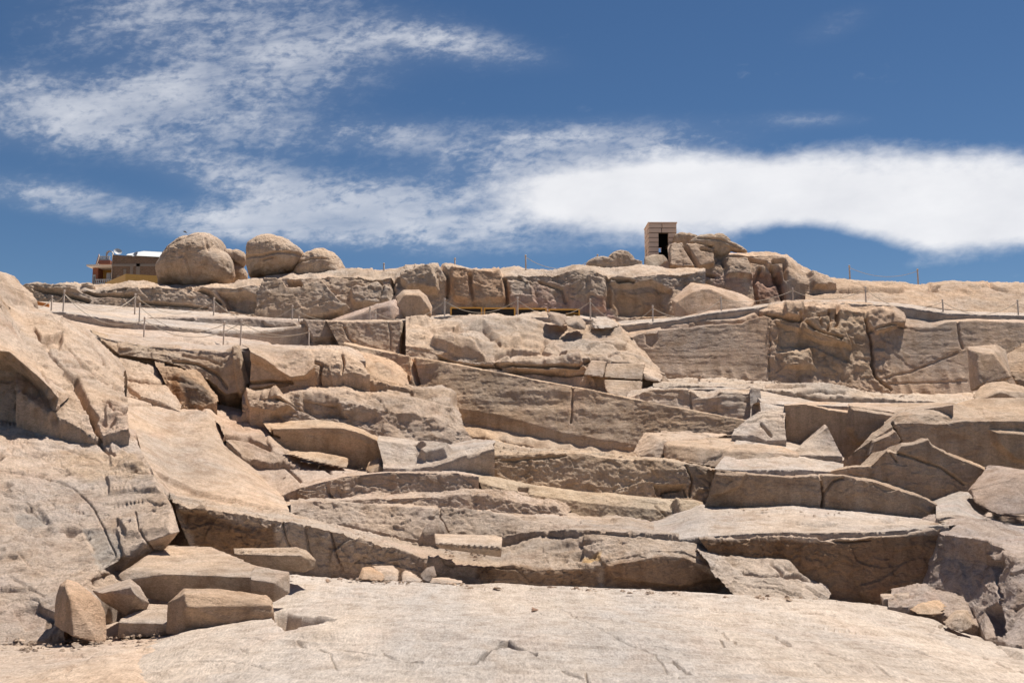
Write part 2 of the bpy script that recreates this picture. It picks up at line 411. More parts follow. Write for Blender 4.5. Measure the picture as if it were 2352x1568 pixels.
# walkway terrace between ridge foot and the walls
sheet(H, ["64: -260,735@60 20,690@60 144,694 283,704 488,716 604,727 750,735 904,735 1030,722 1333,724 1418,738 1526,730 1655,710 1826,690 1937,688 2065,696 2174,712 2420,722",
          "60: -260,750@56 20,702@56 144,706 283,720 488,724 604,731 750,737 904,737 1030,724 1333,726 1418,741 1526,733 1655,713 1826,694 1937,692 2065,699 2174,716 2420,724",
          "56.5: -260,765@50 20,714@50 144,717@50 283,737@50 488,760@52 604,760@54 750,740 904,738 1030,726 1333,730 1418,748 1526,738 1655,716 1826,697 1937,696 2065,703 2174,720 2420,727"],
      rough=.35, back=(3, 0), skirt=2, seed=31)
# left slab that carries the lower rope fence
sheet(H, ["53: 40,704 108,712 144,722 280,735 400,748 500,768 620,786 720,790 800,796",
          "48: 60,716 108,724 160,740 240,762 330,775 440,782 560,792 700,800 830,808",
          "44: 60,730 108,745 190,765 232,776 334,797 411,801 514,810 560,806 700,812 840,830"],
      rough=.4, back=(3, 0), seed=35, tint=(1.02, .97, .93),
      cracks=[("150,722 250,745 300,748", 3, .12), ("420,778 470,788 520,786", 3, .2), ("620,787 700,790 780,800", 3, .15)])
# grey rock band behind that slab
sheet(H, ["58: 262,727 401,726 560,728 690,734 752,736 790,790",
          "56: 268,731 401,730 500,730 570,732 690,737 752,738 792,792",
          "b20: 262,742 340,750 411,768 462,780 604,790 699,790 760,793 800,802"],
      rough=.55, back=(3, .02), seed=41, tint=(.84, .80, .78),
      cracks=[("410,752 430,740 450,730", 3, .15), ("686,735 705,760 712,785", 3, .35), ("395,731 398,755", 3, .1), ("590,765 650,758 690,770", 3, .25)],
      patches=[("600,735 680,740 690,756 640,762 610,750", .25, 4), ("695,738 750,740 780,785 720,788", .45, 4)])
# rough block left of the big central mass
sheet(H, ["57: 745,735 830,734 926,735", "54.5: 750,738 850,739 922,738 928,742@57", "b18: 780,795 850,806 916,822 922,800"],
      rough=.55, back=(3, 0), seed=43, tint=(.97, .90, .82), cracks=[("790,752 800,775 815,790", 3, .15), ("893,740 897,800", 2.5, .08)])
# central bulging mass over the obelisk
def mass_f(X, Y, V): return fbm(V * np.array([.5, .5, .9]), 3, 15) * .25
sheet(H, ["58: 932,725 1028,725 1097,724 1148,725 1205,726 1264,725 1340,728 1393,726 1411,733 1426,746 1449,760 1478,776 1490,810",
          "55.5: 932,734 1028,731 1097,732 1148,735 1205,738 1264,748 1340,752 1393,758 1420,766 1440,778 1460,785 1482,800 1500,835",
          "52.8: 932,748 1028,750 1097,768 1148,790 1205,795 1264,795 1340,800 1393,800 1420,805 1440,812 1460,820 1485,832 1515,850",
          "51: 932,790 1028,812 1097,826 1148,828 1205,830 1264,830 1340,822 1393,824 1420,830 1440,834 1462,838 1490,850 1528,860",
          "b14: 932,830 1028,846 1097,862 1148,872 1205,884 1264,892 1340,900 1393,910 1420,914 1440,918 1462,918 1500,900 1535,880"],
      rough=1.0, back=(4, .02), seed=47, func=mass_f, tint=(1, .93, .85),
      cracks=[("1040,758 1080,748 1110,752 1150,790", 3, .25), ("1140,815 1180,800 1240,806 1300,822", 3.5, .3), ("1010,822 1060,838 1140,842 1200,842 1330,846", 4, .55),
              ("1240,806 1260,780 1300,770", 3, .25), ("1141,858 1230,855 1300,862 1345,862", 3, .4), ("1330,846 1360,822 1400,826", 4, .45),
              ("1080,824 1130,826 1150,846", 3.5, .4), ("1350,800 1390,785 1440,800", 3, .25), ("1400,816 1430,808 1470,826", 3, .35),
              ("1155,822 1180,806 1230,812", 3, .25)],
      patches=[("1060,735 1110,738 1150,780 1110,790 1060,776 1030,768 1050,752", -.28, 7), ("1195,770 1250,765 1262,790 1230,796 1195,792", -.25, 6),
               ("1010,825 1080,832 1085,850 1000,840", -.2, 4), ("1145,830 1250,820 1330,800 1345,850 1260,856 1150,848", .35, 4),
               ("935,735 990,733 985,745 940,746", .3, 5), ("1000,765 1090,790 1120,820 1040,812 985,795", .35, 8)])
# dressed wall on the right with its rough middle
def wall_f(X, Y, V):
    s = np.where(X < 1765, 1, np.where(X > 2045, 1, 0))
    sc = np.clip((Y - 838) / 30, 0, 1) * (1 - np.abs(np.sin(V[..., 0] * 3.4 + fbm(V * .7, 2, 66) * 1.5))) * .09 * s      # worked flutes at the foot
    return sc + fbm(V * np.array([.8, .8, 6.0]), 3, 25) * .010 * s + (1 - s) * (fbm(V * 1.1, 4, 26) * .14 + facets(V * 1.3, 28, .6, .4) * .12 + facets(V * 3.6, 29, .9, .5) * .05)
sheet(H, ["60: 1420,748 1521,736 1629,714 1744,704 1826,690 1900,690 1990,694 2045,700 2085,706 2140,720 2240,722 2420,722",
          "57: 1424,756 1480,754 1521,744 1629,724 1700,722 1766,699 1826,694 1900,694 1980,700 2045,704 2085,716 2140,732 2240,728 2420,730",
          "55.7: 1450,775 1486,762 1521,758 1629,748 1700,742 1766,712 1826,706 1900,706 1980,716 2020,712 2080,750 2140,752 2175,740 2240,736 2420,744",
          "b19.5: 1470,800 1500,840 1552,838 1629,844 1700,848 1766,850 1826,856 1900,862 1980,884 2020,890 2070,885 2140,885 2200,885 2420,885",
          "b22: 1480,830 1506,852 1552,860 1655,870 1711,870 1800,878 1900,892 1984,912 2035,914 2060,906 2140,906 2240,906 2420,905"],
      rough=.22, grit=.10, back=(5, .02), seed=51, tint=(1.04, .93, .83), func=wall_f, skirt=1.2,
      cracks=[("1990,735 1994,760 2003,790 2004,840 2010,865 2045,895", 3.5, .45), ("1994,762 2050,748 2080,752", 3, .2), ("1905,712 1907,740 1902,762", 3.5, .35),
              ("1925,708 1924,735 1918,755", 4, .45), ("1880,725 1883,748", 3, .3), ("1836,725 1850,745 1880,765 1930,782", 3.5, .35), ("1735,715 1790,730 1840,740", 3.5, .35),
              ("1600,742 1700,738 1760,716", 3.5, .35), ("1520,752 1580,748 1640,740", 3, .3), ("2024,870 2090,855 2200,810", 2.5, .08), ("1770,740 1766,850", 2.5, .12),
              ("2200,740 2205,780 2212,800", 3, .15), ("2020,882 2120,880 2220,876", 2.5, .06)],
      patches=[("1840,738 1900,725 1940,760 1960,800 1890,790 1840,770", .35, 4), ("1780,740 1850,760 1930,790 1960,840 1870,800 1790,800", -.2, 6),
               ("1990,712 2040,704 2075,725 2078,748 2010,768 1990,745", .3, 4), ("1480,760 1515,758 1512,780 1500,800 1482,790", -.25, 4),
               ("1780,810 1860,800 1880,850 1800,850", .25, 7), ("1800,700 1850,700 1840,735 1800,728", .4, 5)],
      tints=[("1770,720 2000,700 2010,870 1960,890 1780,850", (1.0, .90, .77), 14)])
# thin broken ledge at the foot of the wall
sheet(H, ["53.5: 1500,868 1560,866 1655,868 1745,874 1830,882 1905,884 1960,898 2060,905 2140,905 2230,900 2300,905",
          "50: 1500,880 1560,878 1655,880 1745,884 1800,884 1850,878 1905,880 1945,892 1985,904 2060,912 2140,914 2190,916 2300,920",
          "48.5: 1500,888 1560,886 1655,888 1745,892 1800,897 1850,905 1905,910 1945,913 1985,914 2060,918 2140,922 2190,926 2300,930"],
      rough=1.1, back=(2, 0), seed=55, tint=(1, .95, .88), cracks=[("1760,886 1800,890 1850,886", 3, .3), ("1830,905 1880,896 1940,905", 3.5, .4), ("1540,872 1600,878", 3, .3)])
# terrace behind the wall-lets
sheet(H, ["52: 1490,884 1600,884 1730,886 1800,900 1870,920 2060,920 2200,920 2330,925",
          "46: 1495,888@49.2 1585,889 1640,889 1725,892@48.2 1800,915 1870,924 1960,927 2060,928 2161,928 2330,935",
          "43.5: 1495,891@48.6 1585,893 1640,893 1725,894@47 1750,925@44 1800,928@43.5 1870,930 1960,934 2060,948 2161,940 2330,950"],
      rough=.35, back=(3, 0), seed=57)
# pale little dressed wall right of centre
def flute_f(X, Y, V): return fbm(V * np.array([1.6, 1.6, .8]), 3, 26) * .09 + fbm(V * np.array([.8, .8, 6.0]), 2, 27) * .04
sheet(H, ["50: 1440,893@50 1495,889 1585,893 1640,893 1735,893@47.5", "44.6: 1440,915@48 1470,905 1495,895 1560,895 1585,896 1603,908 1624,917 1640,911 1655,901 1724,902 1735,894@45.6",
          "b23: 1440,930 1600,962 1680,978 1735,985 1748,985"],
      rough=.35, back=(3, 0), seed=59, tint=(1.06, 1.0, .93), grit=.2, func=flute_f, cracks=[("1583,897 1584,915 1588,945", 2.5, .12)])
sheet(H, ["47.5: 1724,888 1730,885 1748,886", "45.4: 1722,895 1728,890 1746,893", "45: 1724,940 1730,940 1752,945", "44.4: 1722,975 1734,980 1765,985"], rough=.4, back=(2, 0), seed=60)
# rocks right of the obelisk's tip
sheet(H, ["43.8: 1745,925 1800,930 1812,930", "43: 1748,945 1800,940 1808,940", "41.8: 1690,985 1730,975 1748,965 1802,962", "41: 1680,1000 1730,1000 1760,1012 1806,1012"],
      rough=.9, back=(2, 0), seed=61, cracks=[("1748,975 1770,1000", 3, .3)])
# undercut wall at right of centre
sheet(H, ["46: 1800,922 1870,922 1960,925 2060,925 2190,925", "42.6: 1802,930 1850,928 1869,932 1905,942 1948,948 1950,932 1984,936 2060,948 2120,940@41 2190,930@40",
          "b-4: 1806,975 1869,975 1921,980 1960,985 2010,985 2060,975 2120,970 2190,960", "b-4: 1804,1012 1848,1012 1880,1030 1921,1042 1960,1040 2010,1020 2060,1010 2120,1000 2190,990"],
      rough=.32, back=(2, 0), seed=63, tint=(1, .90, .80), patches=[("1950,934 1985,938 2060,950 2040,1000 1960,1020 1940,980", .35, 6)])
sheet(H, ["41.6: 1850,1012 1895,975 1905,985", "41.0: 1845,1016 1880,996 1900,978", "40.2: 1825,1036 1870,1034 1930,1040", "39.6: 1825,1045 1870,1045 1935,1048"], rough=.35, back=(1.5, -.2), seed=64)
# floor in front of it, running to the diagonal slabs
sheet(H, ["43: 1690,990 1800,1008 1900,1035 1940,1046", "40.5: 1690,1012 1800,1028 1860,1040 1910,1050 1938,1058", "37: 1640,1078 1700,1080 1840,1078 1900,1083 1936,1082"],
      rough=.4, back=(2, 0), skirt=.5, seed=65)
# ------------------------------------------------------------------ diagonal slabs, right
sheet(H, ["42: 2040,965 2075,942 2130,932 2188,924 2230,935 2300,935 2420,935", "40: 2000,1000 2050,962 2060,955 2130,950 2192,958 2215,960 2300,955 2420,955",
          "39.6: 1960,1040 2040,985 2062,972 2110,972 2161,975 2215,967 2300,968 2420,968",
          "b0: 1900,1082 1960,1058 2030,1030 2080,1020 2140,1030 2200,1060 2300,1100 2420,1100", "b0: 1885,1090 1960,1090 2030,1090 2080,1090 2140,1090 2200,1110 2300,1140 2420,1140"],
      rough=.5, back=(2, 0), seed=67, tint=(.98, .88, .77), patches=[("2270,985 2352,990 2400,1070 2320,1060 2280,1020", .3, 8), ("2000,1012 2050,985 2065,1010 2050,1030 1990,1050", .35, 4)],
      cracks=[("2050,972 2062,1000 2070,1015", 3, .2)])
sheet(H, ["37.6: 1897,1083 1946,1070 2000,1064 2038,1028 2055,1036 2071,1016 2100,1012 2131,1003 2142,1019 2175,1036 2243,1063 2262,1073",
          "37: 1895,1086 1946,1074 2000,1069 2038,1034 2057,1041 2071,1024 2100,1020 2131,1010 2142,1025 2175,1042 2243,1070 2264,1080",
          "b6: 1890,1092 1946,1100 2000,1110 2038,1120 2057,1125 2071,1130 2100,1140 2131,1150 2155,1152 2190,1142 2226,1132 2250,1100",
          "b0: 1890,1100 1946,1110 2000,1125 2038,1135 2057,1145 2071,1150 2100,1160 2131,1165 2155,1162 2190,1152 2226,1142 2258,1120"],
      rough=.65, back=(1.5, -.1), seed=69, tint=(.98, .86, .73), cracks=[("2060,1040 2110,1055 2165,1075 2215,1112", 3, .15), ("2040,1034 2060,1060", 2.5, .1)])
# lower long block with the dark split
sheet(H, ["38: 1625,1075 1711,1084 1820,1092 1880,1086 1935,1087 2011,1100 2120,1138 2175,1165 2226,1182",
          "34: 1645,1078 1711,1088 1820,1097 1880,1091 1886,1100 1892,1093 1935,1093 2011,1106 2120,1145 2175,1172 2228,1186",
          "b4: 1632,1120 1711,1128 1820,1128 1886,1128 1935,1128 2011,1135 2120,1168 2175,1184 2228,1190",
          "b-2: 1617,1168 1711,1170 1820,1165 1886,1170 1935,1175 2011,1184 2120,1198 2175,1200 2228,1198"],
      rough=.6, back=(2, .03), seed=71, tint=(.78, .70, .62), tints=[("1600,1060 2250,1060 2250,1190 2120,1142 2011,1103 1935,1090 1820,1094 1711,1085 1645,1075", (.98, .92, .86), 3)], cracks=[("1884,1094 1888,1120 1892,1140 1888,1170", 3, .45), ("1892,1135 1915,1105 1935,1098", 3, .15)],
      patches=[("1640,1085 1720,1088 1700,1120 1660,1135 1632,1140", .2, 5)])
sheet(H, ["36: 2150,1155 2226,1130 2300,1180 2420,1190", "34: 2150,1162 2200,1150 2260,1185 2330,1200 2420,1205", "31.5: 2150,1190 2180,1186 2230,1195 2352,1222 2420,1235"], rough=.35, back=(2, 0), seed=73)
# big brown face under the trench
sheet(H, ["43: 1070,1012 1141,1012 1218,1026 1321,1036 1450,1046 1560,1050 1650,1070", "40: 1060,1020 1141,1016 1218,1030 1321,1038 1441,1047 1560,1058 1660,1076",
          "38: 985,1064 1040,1052 1080,1045 1141,1045 1218,1043 1292,1040 1340,1042 1429,1055 1516,1058 1578,1066 1645,1080",
          "b24: 975,1070 1040,1062 1080,1060 1141,1060 1218,1060 1292,1058 1340,1062 1429,1072 1516,1078 1578,1084 1648,1095",
          "b16: 970,1086 1040,1088 1080,1092 1141,1100 1213,1114 1321,1130 1423,1138 1513,1146 1572,1144 1640,1168"],
      rough=1.0, back=(2, .0), seed=75, tint=(1, .90, .77), cracks=[("1575,1070 1590,1100 1583,1138", 3, .25), ("1520,1140 1522,1125 1572,1118 1574,1138", 3, .25), ("1150,1058 1250,1052 1300,1045", 3, .12)],
      patches=[("1500,1115 1572,1112 1572,1142 1510,1142", -.3, 4), ("1050,1058 1100,1048 1150,1050 1120,1060 1060,1068", -.25, 4)])
# folded rock lip left of that, running to the curved rock
sheet(H, ["40: 870,1000 956,1012 1033,1020 1087,1008 1138,1012", "38.6: 866,1012 956,1022 1007,1030 1090,1022 1138,1016", "37.6: 880,1062 960,1064 990,1060 1050,1040 1132,1020",
          "37: 880,1075 960,1075 1000,1070 1060,1050 1136,1030"], rough=.45, back=(2, 0), seed=77, patches=[("950,1020 1040,1034 1030,1050 980,1064 960,1050 975,1040", .35, 5)])
# pale terrace: left of the walls
sheet(H, ["41: 560,1040 650,1045 750,1062 840,1078 900,1072 1000,1064", "38.5: 555,1060 650,1055 750,1072 840,1085 900,1080 1000,1074 1076,1080", "35: 570,1125 640,1140 690,1120 750,1104 789,1094 891,1085 1046,1086 1100,1095"],
      rough=.4, back=(2, 0), seed=79, tint=(1.02, .94, .88), cracks=[("645,1062 665,1080 690,1105", 3, .25), ("730,1068 760,1085", 3, .2), ("900,1080 960,1074 1010,1078", 3, .2)])
# face above, left: small broken wall
sheet(H, ["35.6: 685,1118 750,1105 789,1094 891,1085 1046,1086 1072,1096 1084,1112",
          "35: 690,1122 720,1114 745,1112 750,1108 789,1098 891,1089 1046,1091 1070,1100 1081,1112", "b17: 684,1132 720,1148 760,1148 800,1144 879,1139 994,1134 1040,1128 1060,1124 1084,1118"],
      rough=.95, back=(1, 0), skirt=.6, seed=81, tint=(.94, .88, .82), cracks=[("752,1110 754,1128 762,1145", 3, .3)])
# sweeping pale swoosh + next wall
sheet(H, ["36: 1060,1096 1085,1100 1110,1106 1175,1124 1260,1140 1330,1160", "34.4: 780,1146 879,1138 960,1134 1007,1131 1066,1121 1120,1124 1175,1138 1231,1146 1275,1146 1300,1180",
          "33.9: 780,1150 879,1144 960,1141 1007,1140 1066,1134 1120,1140 1175,1152 1231,1160 1278,1162 1305,1186", "b18: 775,1153 879,1160 960,1164 1020,1168 1100,1172 1175,1178 1231,1184 1290,1190 1320,1195"],
      rough=.85, back=(1.0, 0), skirt=.5, seed=83, tint=(.96, .90, .85))
# smooth greenish face
sheet(H, ["36.5: 1080,1090 1141,1098 1213,1112 1321,1128 1423,1136 1513,1144 1600,1150 1660,1165 1700,1180",
          "35.8: 1088,1097 1141,1103 1213,1117 1321,1133 1423,1141 1500,1148 1560,1158 1640,1175 1700,1195",
          "35.2: 1100,1106 1141,1118 1213,1134 1321,1150 1400,1160 1480,1166 1530,1172 1560,1185 1640,1200",
          "b20: 1110,1130 1141,1140 1213,1155 1305,1190 1372,1198 1423,1195 1488,1208 1558,1228 1620,1232"],
      rough=.45, back=(2, 0), seed=85, tint=(.92, .86, .74), cracks=[("1505,1160 1530,1185 1555,1215", 2.5, .12)], patches=[("1190,1118 1215,1120 1215,1136 1192,1134", -.3, 3), ("1540,1160 1600,1172 1620,1200 1558,1220 1555,1190", .4, 4)])
# long wall with the veins
sheet(H, ["34: 665,1152 714,1144 776,1147 904,1157 1020,1163 1175,1174 1305,1184 1372,1190 1424,1187 1488,1200 1560,1222",
          "32.2: 668,1158 714,1149 776,1152 904,1162 1020,1168 1175,1180 1305,1190 1372,1196 1424,1192 1488,1206 1560,1226",
          "31.8: 668,1178 724,1190@31.7 827,1212@31.5 956,1240@31.3 1020,1225@31.5 1141,1232@31.4 1218,1222@31.1 1290,1215@30.2 1372,1220@29.4 1450,1226@29.1 1560,1230@29"],
      rough=.9, back=(2, 0), skirt=1.0, seed=87, tint=(.92, .87, .82), cracks=[("1008,1165 1010,1190 1030,1222", 2.5, .12)],
      patches=[("955,1240 985,1212 1010,1205 1030,1225 1000,1244", .4, 4)])
# pale terrace right, above the front walls
sheet(H, ["34: 1430,1228@31.5 1540,1200@33 1616,1165 1711,1164 1820,1160 1886,1166 1984,1175 2120,1190 2170,1194 2230,1200", "31.5: 1430,1233@30 1540,1215@31 1616,1190 1711,1188 1820,1186 1886,1190 1984,1195 2120,1200 2170,1202 2230,1205",
          "29.2: 1430,1242@28.8 1540,1240@29 1616,1232 1700,1226 1820,1222 1886,1224 1984,1222 2079,1216 2155,1206 2180,1206"],
      rough=.35, back=(2, 0), seed=89, cracks=[("1980,1215 2060,1206 2130,1208", 3, .15), ("1830,1200 1880,1208 1920,1204", 3, .15)], patches=[("2020,1190 2065,1185 2062,1200 2030,1204", -.15, 4)])
# long tread descending left to right, and the dark front wall
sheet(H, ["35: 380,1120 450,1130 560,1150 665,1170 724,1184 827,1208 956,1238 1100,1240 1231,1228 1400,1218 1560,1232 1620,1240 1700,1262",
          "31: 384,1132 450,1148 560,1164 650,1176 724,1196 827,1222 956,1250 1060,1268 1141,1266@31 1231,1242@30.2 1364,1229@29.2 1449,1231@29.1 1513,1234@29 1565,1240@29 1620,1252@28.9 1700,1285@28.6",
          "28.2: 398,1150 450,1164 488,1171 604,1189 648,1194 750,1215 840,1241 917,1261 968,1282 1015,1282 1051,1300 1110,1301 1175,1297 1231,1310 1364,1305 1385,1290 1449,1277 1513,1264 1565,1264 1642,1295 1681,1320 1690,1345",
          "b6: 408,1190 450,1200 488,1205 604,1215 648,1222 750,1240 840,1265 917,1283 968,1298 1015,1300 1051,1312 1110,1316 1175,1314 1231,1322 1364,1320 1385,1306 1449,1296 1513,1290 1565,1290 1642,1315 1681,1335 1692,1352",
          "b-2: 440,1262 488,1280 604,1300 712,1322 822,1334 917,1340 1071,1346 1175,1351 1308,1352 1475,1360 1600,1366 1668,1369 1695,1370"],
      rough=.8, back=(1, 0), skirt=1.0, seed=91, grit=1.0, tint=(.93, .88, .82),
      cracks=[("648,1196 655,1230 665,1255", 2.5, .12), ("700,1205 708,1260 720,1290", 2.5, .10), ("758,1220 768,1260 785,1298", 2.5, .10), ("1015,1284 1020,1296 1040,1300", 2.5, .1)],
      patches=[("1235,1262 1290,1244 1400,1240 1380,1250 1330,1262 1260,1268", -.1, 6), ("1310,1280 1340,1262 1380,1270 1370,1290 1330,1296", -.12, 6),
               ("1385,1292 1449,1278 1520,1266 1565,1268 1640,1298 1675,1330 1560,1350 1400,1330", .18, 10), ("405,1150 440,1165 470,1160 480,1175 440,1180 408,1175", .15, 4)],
      tints=[("408,1170 640,1200 650,1300 440,1262", (.58, .46, .35), 14), ("1100,1300 1380,1300 1380,1350 1100,1350", (.62, .51, .41), 12),  # wall face tinted down: brown weathering plus painted-in shade
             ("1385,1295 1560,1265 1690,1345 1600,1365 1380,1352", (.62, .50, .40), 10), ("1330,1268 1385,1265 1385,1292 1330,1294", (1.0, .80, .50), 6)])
# dark wall front right
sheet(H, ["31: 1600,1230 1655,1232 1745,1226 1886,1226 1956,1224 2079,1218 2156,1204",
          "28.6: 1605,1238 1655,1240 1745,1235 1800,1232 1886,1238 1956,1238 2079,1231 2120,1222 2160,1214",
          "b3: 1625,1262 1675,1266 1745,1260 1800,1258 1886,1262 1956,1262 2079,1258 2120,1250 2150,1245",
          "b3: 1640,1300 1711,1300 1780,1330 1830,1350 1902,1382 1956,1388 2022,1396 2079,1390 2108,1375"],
      rough=.75, back=(1, 0), skirt=1.0, seed=93, grit=.9, tint=(.64, .52, .41), cracks=[("1880,1236 1940,1244 2000,1240", 3, .15)],  # dark tint joins weathered brown with shade put into the colour; crest kept pale
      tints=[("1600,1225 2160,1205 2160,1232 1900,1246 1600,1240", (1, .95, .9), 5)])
# lumps at its foot
sheet(H, ["28.8: 1595,1254 1660,1268 1711,1277 1807,1284 1833,1303 1860,1322 1899,1338 1905,1366", "28.0: 1605,1268 1665,1286 1711,1293 1745,1299 1798,1302 1830,1316 1858,1332 1888,1344 1903,1367",
          "27.3: 1622,1290 1682,1322 1720,1326 1752,1322 1785,1322 1812,1332 1852,1346 1882,1354 1900,1370", "26.4: 1690,1372 1750,1374 1800,1374 1850,1375 1880,1376 1905,1378"],
      rough=.9, big=1.3, back=(.6, -.3), skirt=.6, seed=95, cracks=[("1711,1315 1760,1320 1820,1322 1880,1340", 4, .35), ("1770,1300 1800,1316", 3, .2)], patches=[("1735,1285 1805,1288 1825,1310 1780,1318 1750,1305", .1, 8)])
# right front outcrop: shaded side facing left, bright top
sheet(H, ["31: 2160,1212 2190,1196 2229,1186 2300,1200 2420,1230", "28.6: 2150,1222 2200,1226 2270,1240 2310,1240 2420,1250", "26.2: 2155,1225@28.6 2200,1232@27.6 2272,1244@26.2 2300,1270@25.4 2330,1280@24.6 2420,1290@23.5",
          "26: 2142,1272@28.6 2190,1280@27.8 2262,1290@26.6 2290,1330@25.4 2320,1350@24 2420,1360@22.5", "25.4: 2108,1368@28.4 2180,1372@27.4 2230,1372@26.4 2275,1400@25 2330,1420@23 2420,1430@21.5",
          "24: 2108,1385@28 2180,1390@27 2236,1395@26 2266,1470@24 2310,1476@22 2420,1490@20.5"],
      rough=.7, back=(2, 0), skirt=.8, seed=97, tint=(.90, .87, .88),
      cracks=[("2290,1300 2286,1340 2300,1370", 4, .25), ("2300,1380 2306,1430 2300,1462", 4, .25), ("2320,1320 2360,1310", 3, .12), ("2330,1400 2360,1385", 3, .15)],
      patches=[("2275,1240 2300,1250 2310,1300 2290,1330 2270,1300", -.3, 6), ("2262,1405 2290,1380 2310,1420 2300,1460 2266,1466", -.4, 6)])
sheet(H, ["27.2: 2050,1358 2090,1350 2125,1345 2160,1356 2200,1352 2226,1360 2250,1385 2275,1400", "26.6: 2040,1372 2090,1366 2125,1356 2160,1368 2200,1364 2226,1372 2250,1395 2275,1415",
          "25: 2040,1395 2090,1396 2125,1398 2160,1410 2200,1420 2226,1430 2250,1440 2275,1450"], rough=1.3, back=(.8, -.2), skirt=.8, seed=99, tint=(.95, .88, .84))
# ------------------------------------------------------------------ the left flank
LT = (1.06, .97, .88)
# smooth sloping panel
sheet(H, ["41: 262,900 411,940 475,938 500,960 530,1000 580,1045 620,1080", "40: 262,906@38 360,930 411,946 475,942 500,968 530,1008 580,1050 640,1092",
          "35: 290,1030@32 400,1040 475,1050 540,1075 600,1110 650,1140", "31: 325,1085@29.5 380,1132@29.5 404,1140 450,1150 560,1165 668,1180"],
      rough=.35, back=(1, 0), seed=101, tint=LT, big=.6, cracks=[("293,928 350,930 400,924 470,942", 2.5, .15)],
      patches=[("352,1078 400,1100 450,1125 560,1150 668,1172 668,1180 450,1150 390,1125", -.15, 3)])
# reddish broken ramp above it
sheet(H, ["44: 475,925 521,935 560,945 620,960 680,985", "42: 476,945 521,955 560,955 620,968 650,990 680,1040", "39: 500,975 540,1000 575,1010 620,1010 655,1035 690,1050", "37.6: 520,1010 560,1045 580,1055 620,1065 655,1058 690,1072"],
      rough=.9, back=(1, 0), seed=103, tint=(1.03, .92, .82), cracks=[("530,960 600,972 640,990", 4, .4), ("520,1003 570,1008 620,1030", 4, .35), ("590,965 640,985", 3, .3)],
      tints=[("480,945 600,960 650,1040 600,1060 520,1005", (1.0, .88, .79), 14)])
# overhanging block, upper left
sheet(H, ["47: 200,758 280,780 334,790 411,795 514,800 550,795", "44.2: 228,772 270,782 334,797 411,800 470,803 514,809 545,794 552,794",
          "43.6: 236,782 270,798 334,808 411,820 470,835 514,845 545,830 560,830", "43.4: 244,790 275,814 354,824 411,840 478,872 521,905 550,900 572,880",
          "45: 244,800 275,824 354,835 411,860 478,900 521,950 552,925 576,900"],
      rough=.8, back=(2, 0), skirt=1.5, seed=105, tint=(1.02, .91, .78), cracks=[("400,830 450,835 500,860 520,890", 3.5, .2), ("420,815 470,822 510,838", 3, .15)],
      patches=[("535,800 552,800 570,880 550,920 540,860", .25, 4)])
sheet(H, ["46: 340,820 411,850 478,880 530,930 600,945", "45: 340,850 411,880 478,915 530,945 600,955", "43: 350,900 411,930 478,935 530,965 600,985"], rough=1.0, seed=106, tint=(.9, .76, .62), back=(2, 0))
# bright broken rock under the overhang
sheet(H, ["45: 225,806 300,815 354,832 400,850 420,880", "43: 230,816 300,830 330,838 360,850 382,870 410,905", "41.5: 240,858 310,870 345,875 380,885 405,915 414,930", "40: 245,900 330,910 360,920 411,944 414,944"],
      rough=.9, back=(1.5, 0), seed=107, tint=LT, cracks=[("285,868 320,876 380,880", 3.5, .3), ("270,885 300,895 315,905", 4, .4)])
# dark weathered lump
sheet(H, ["44: 352,830 400,836 450,855 482,885 500,920", "42.4: 360,842 400,846 448,862 474,888 498,916", "41.8: 380,880 410,885 450,890 478,905 500,925", "41.6: 395,925 420,940 450,944 478,930 500,926"],
      rough=1.3, back=(1, 0), skirt=.6, seed=109, tint=(.90, .74, .58), tints=[("405,850 470,880 490,925 430,935 410,890", (.42, .38, .34), 8), ("385,860 412,850 412,930 395,920", (.5, .34, .22), 6)])
# tilted bright block and its neighbours
sheet(H, ["45: 555,792 620,793 709,799 740,802", "43.6: 571,797 620,800 709,804 722,815", "42.4: 575,808 610,825 640,848 668,866 700,862 722,842", "42.8: 576,835 610,850 640,868 668,878 700,874 724,860",
          "42.8: 572,905 610,900 640,898 668,892 700,884 724,870"],
      rough=.5, back=(1.5, 0), skirt=.8, seed=111, tint=(1.04, .94, .84), cracks=[("575,880 620,876 670,880", 4, .4), ("572,895 610,892 660,884", 3, .3)])
sheet(H, ["46: 700,795 760,798 800,802 830,812 838,840", "43.8: 710,804 745,806 790,810 800,822 830,836 840,850", "43.2: 716,832 745,835 785,838 800,842 832,848 842,856", "43: 716,850 745,862 785,862 800,860 834,862 850,862"],
      rough=1.1, back=(1.5, 0), skirt=.8, seed=113, tint=LT, cracks=[("785,812 790,835 786,858", 3, .3), ("716,830 740,838 735,858", 3.5, .3)])
sheet(H, ["47: 795,800 850,812 900,830 935,860", "45: 798,808 812,815 830,822 858,838 870,836 895,848 905,860 930,875 945,890", "44: 805,835 830,848 850,850 872,862 895,870 920,882 945,892", "43.4: 810,865 840,872 870,876 900,884 930,890 950,896"],
      rough=1.2, back=(1, 0), skirt=.6, seed=115, tint=(1.0, .86, .72))
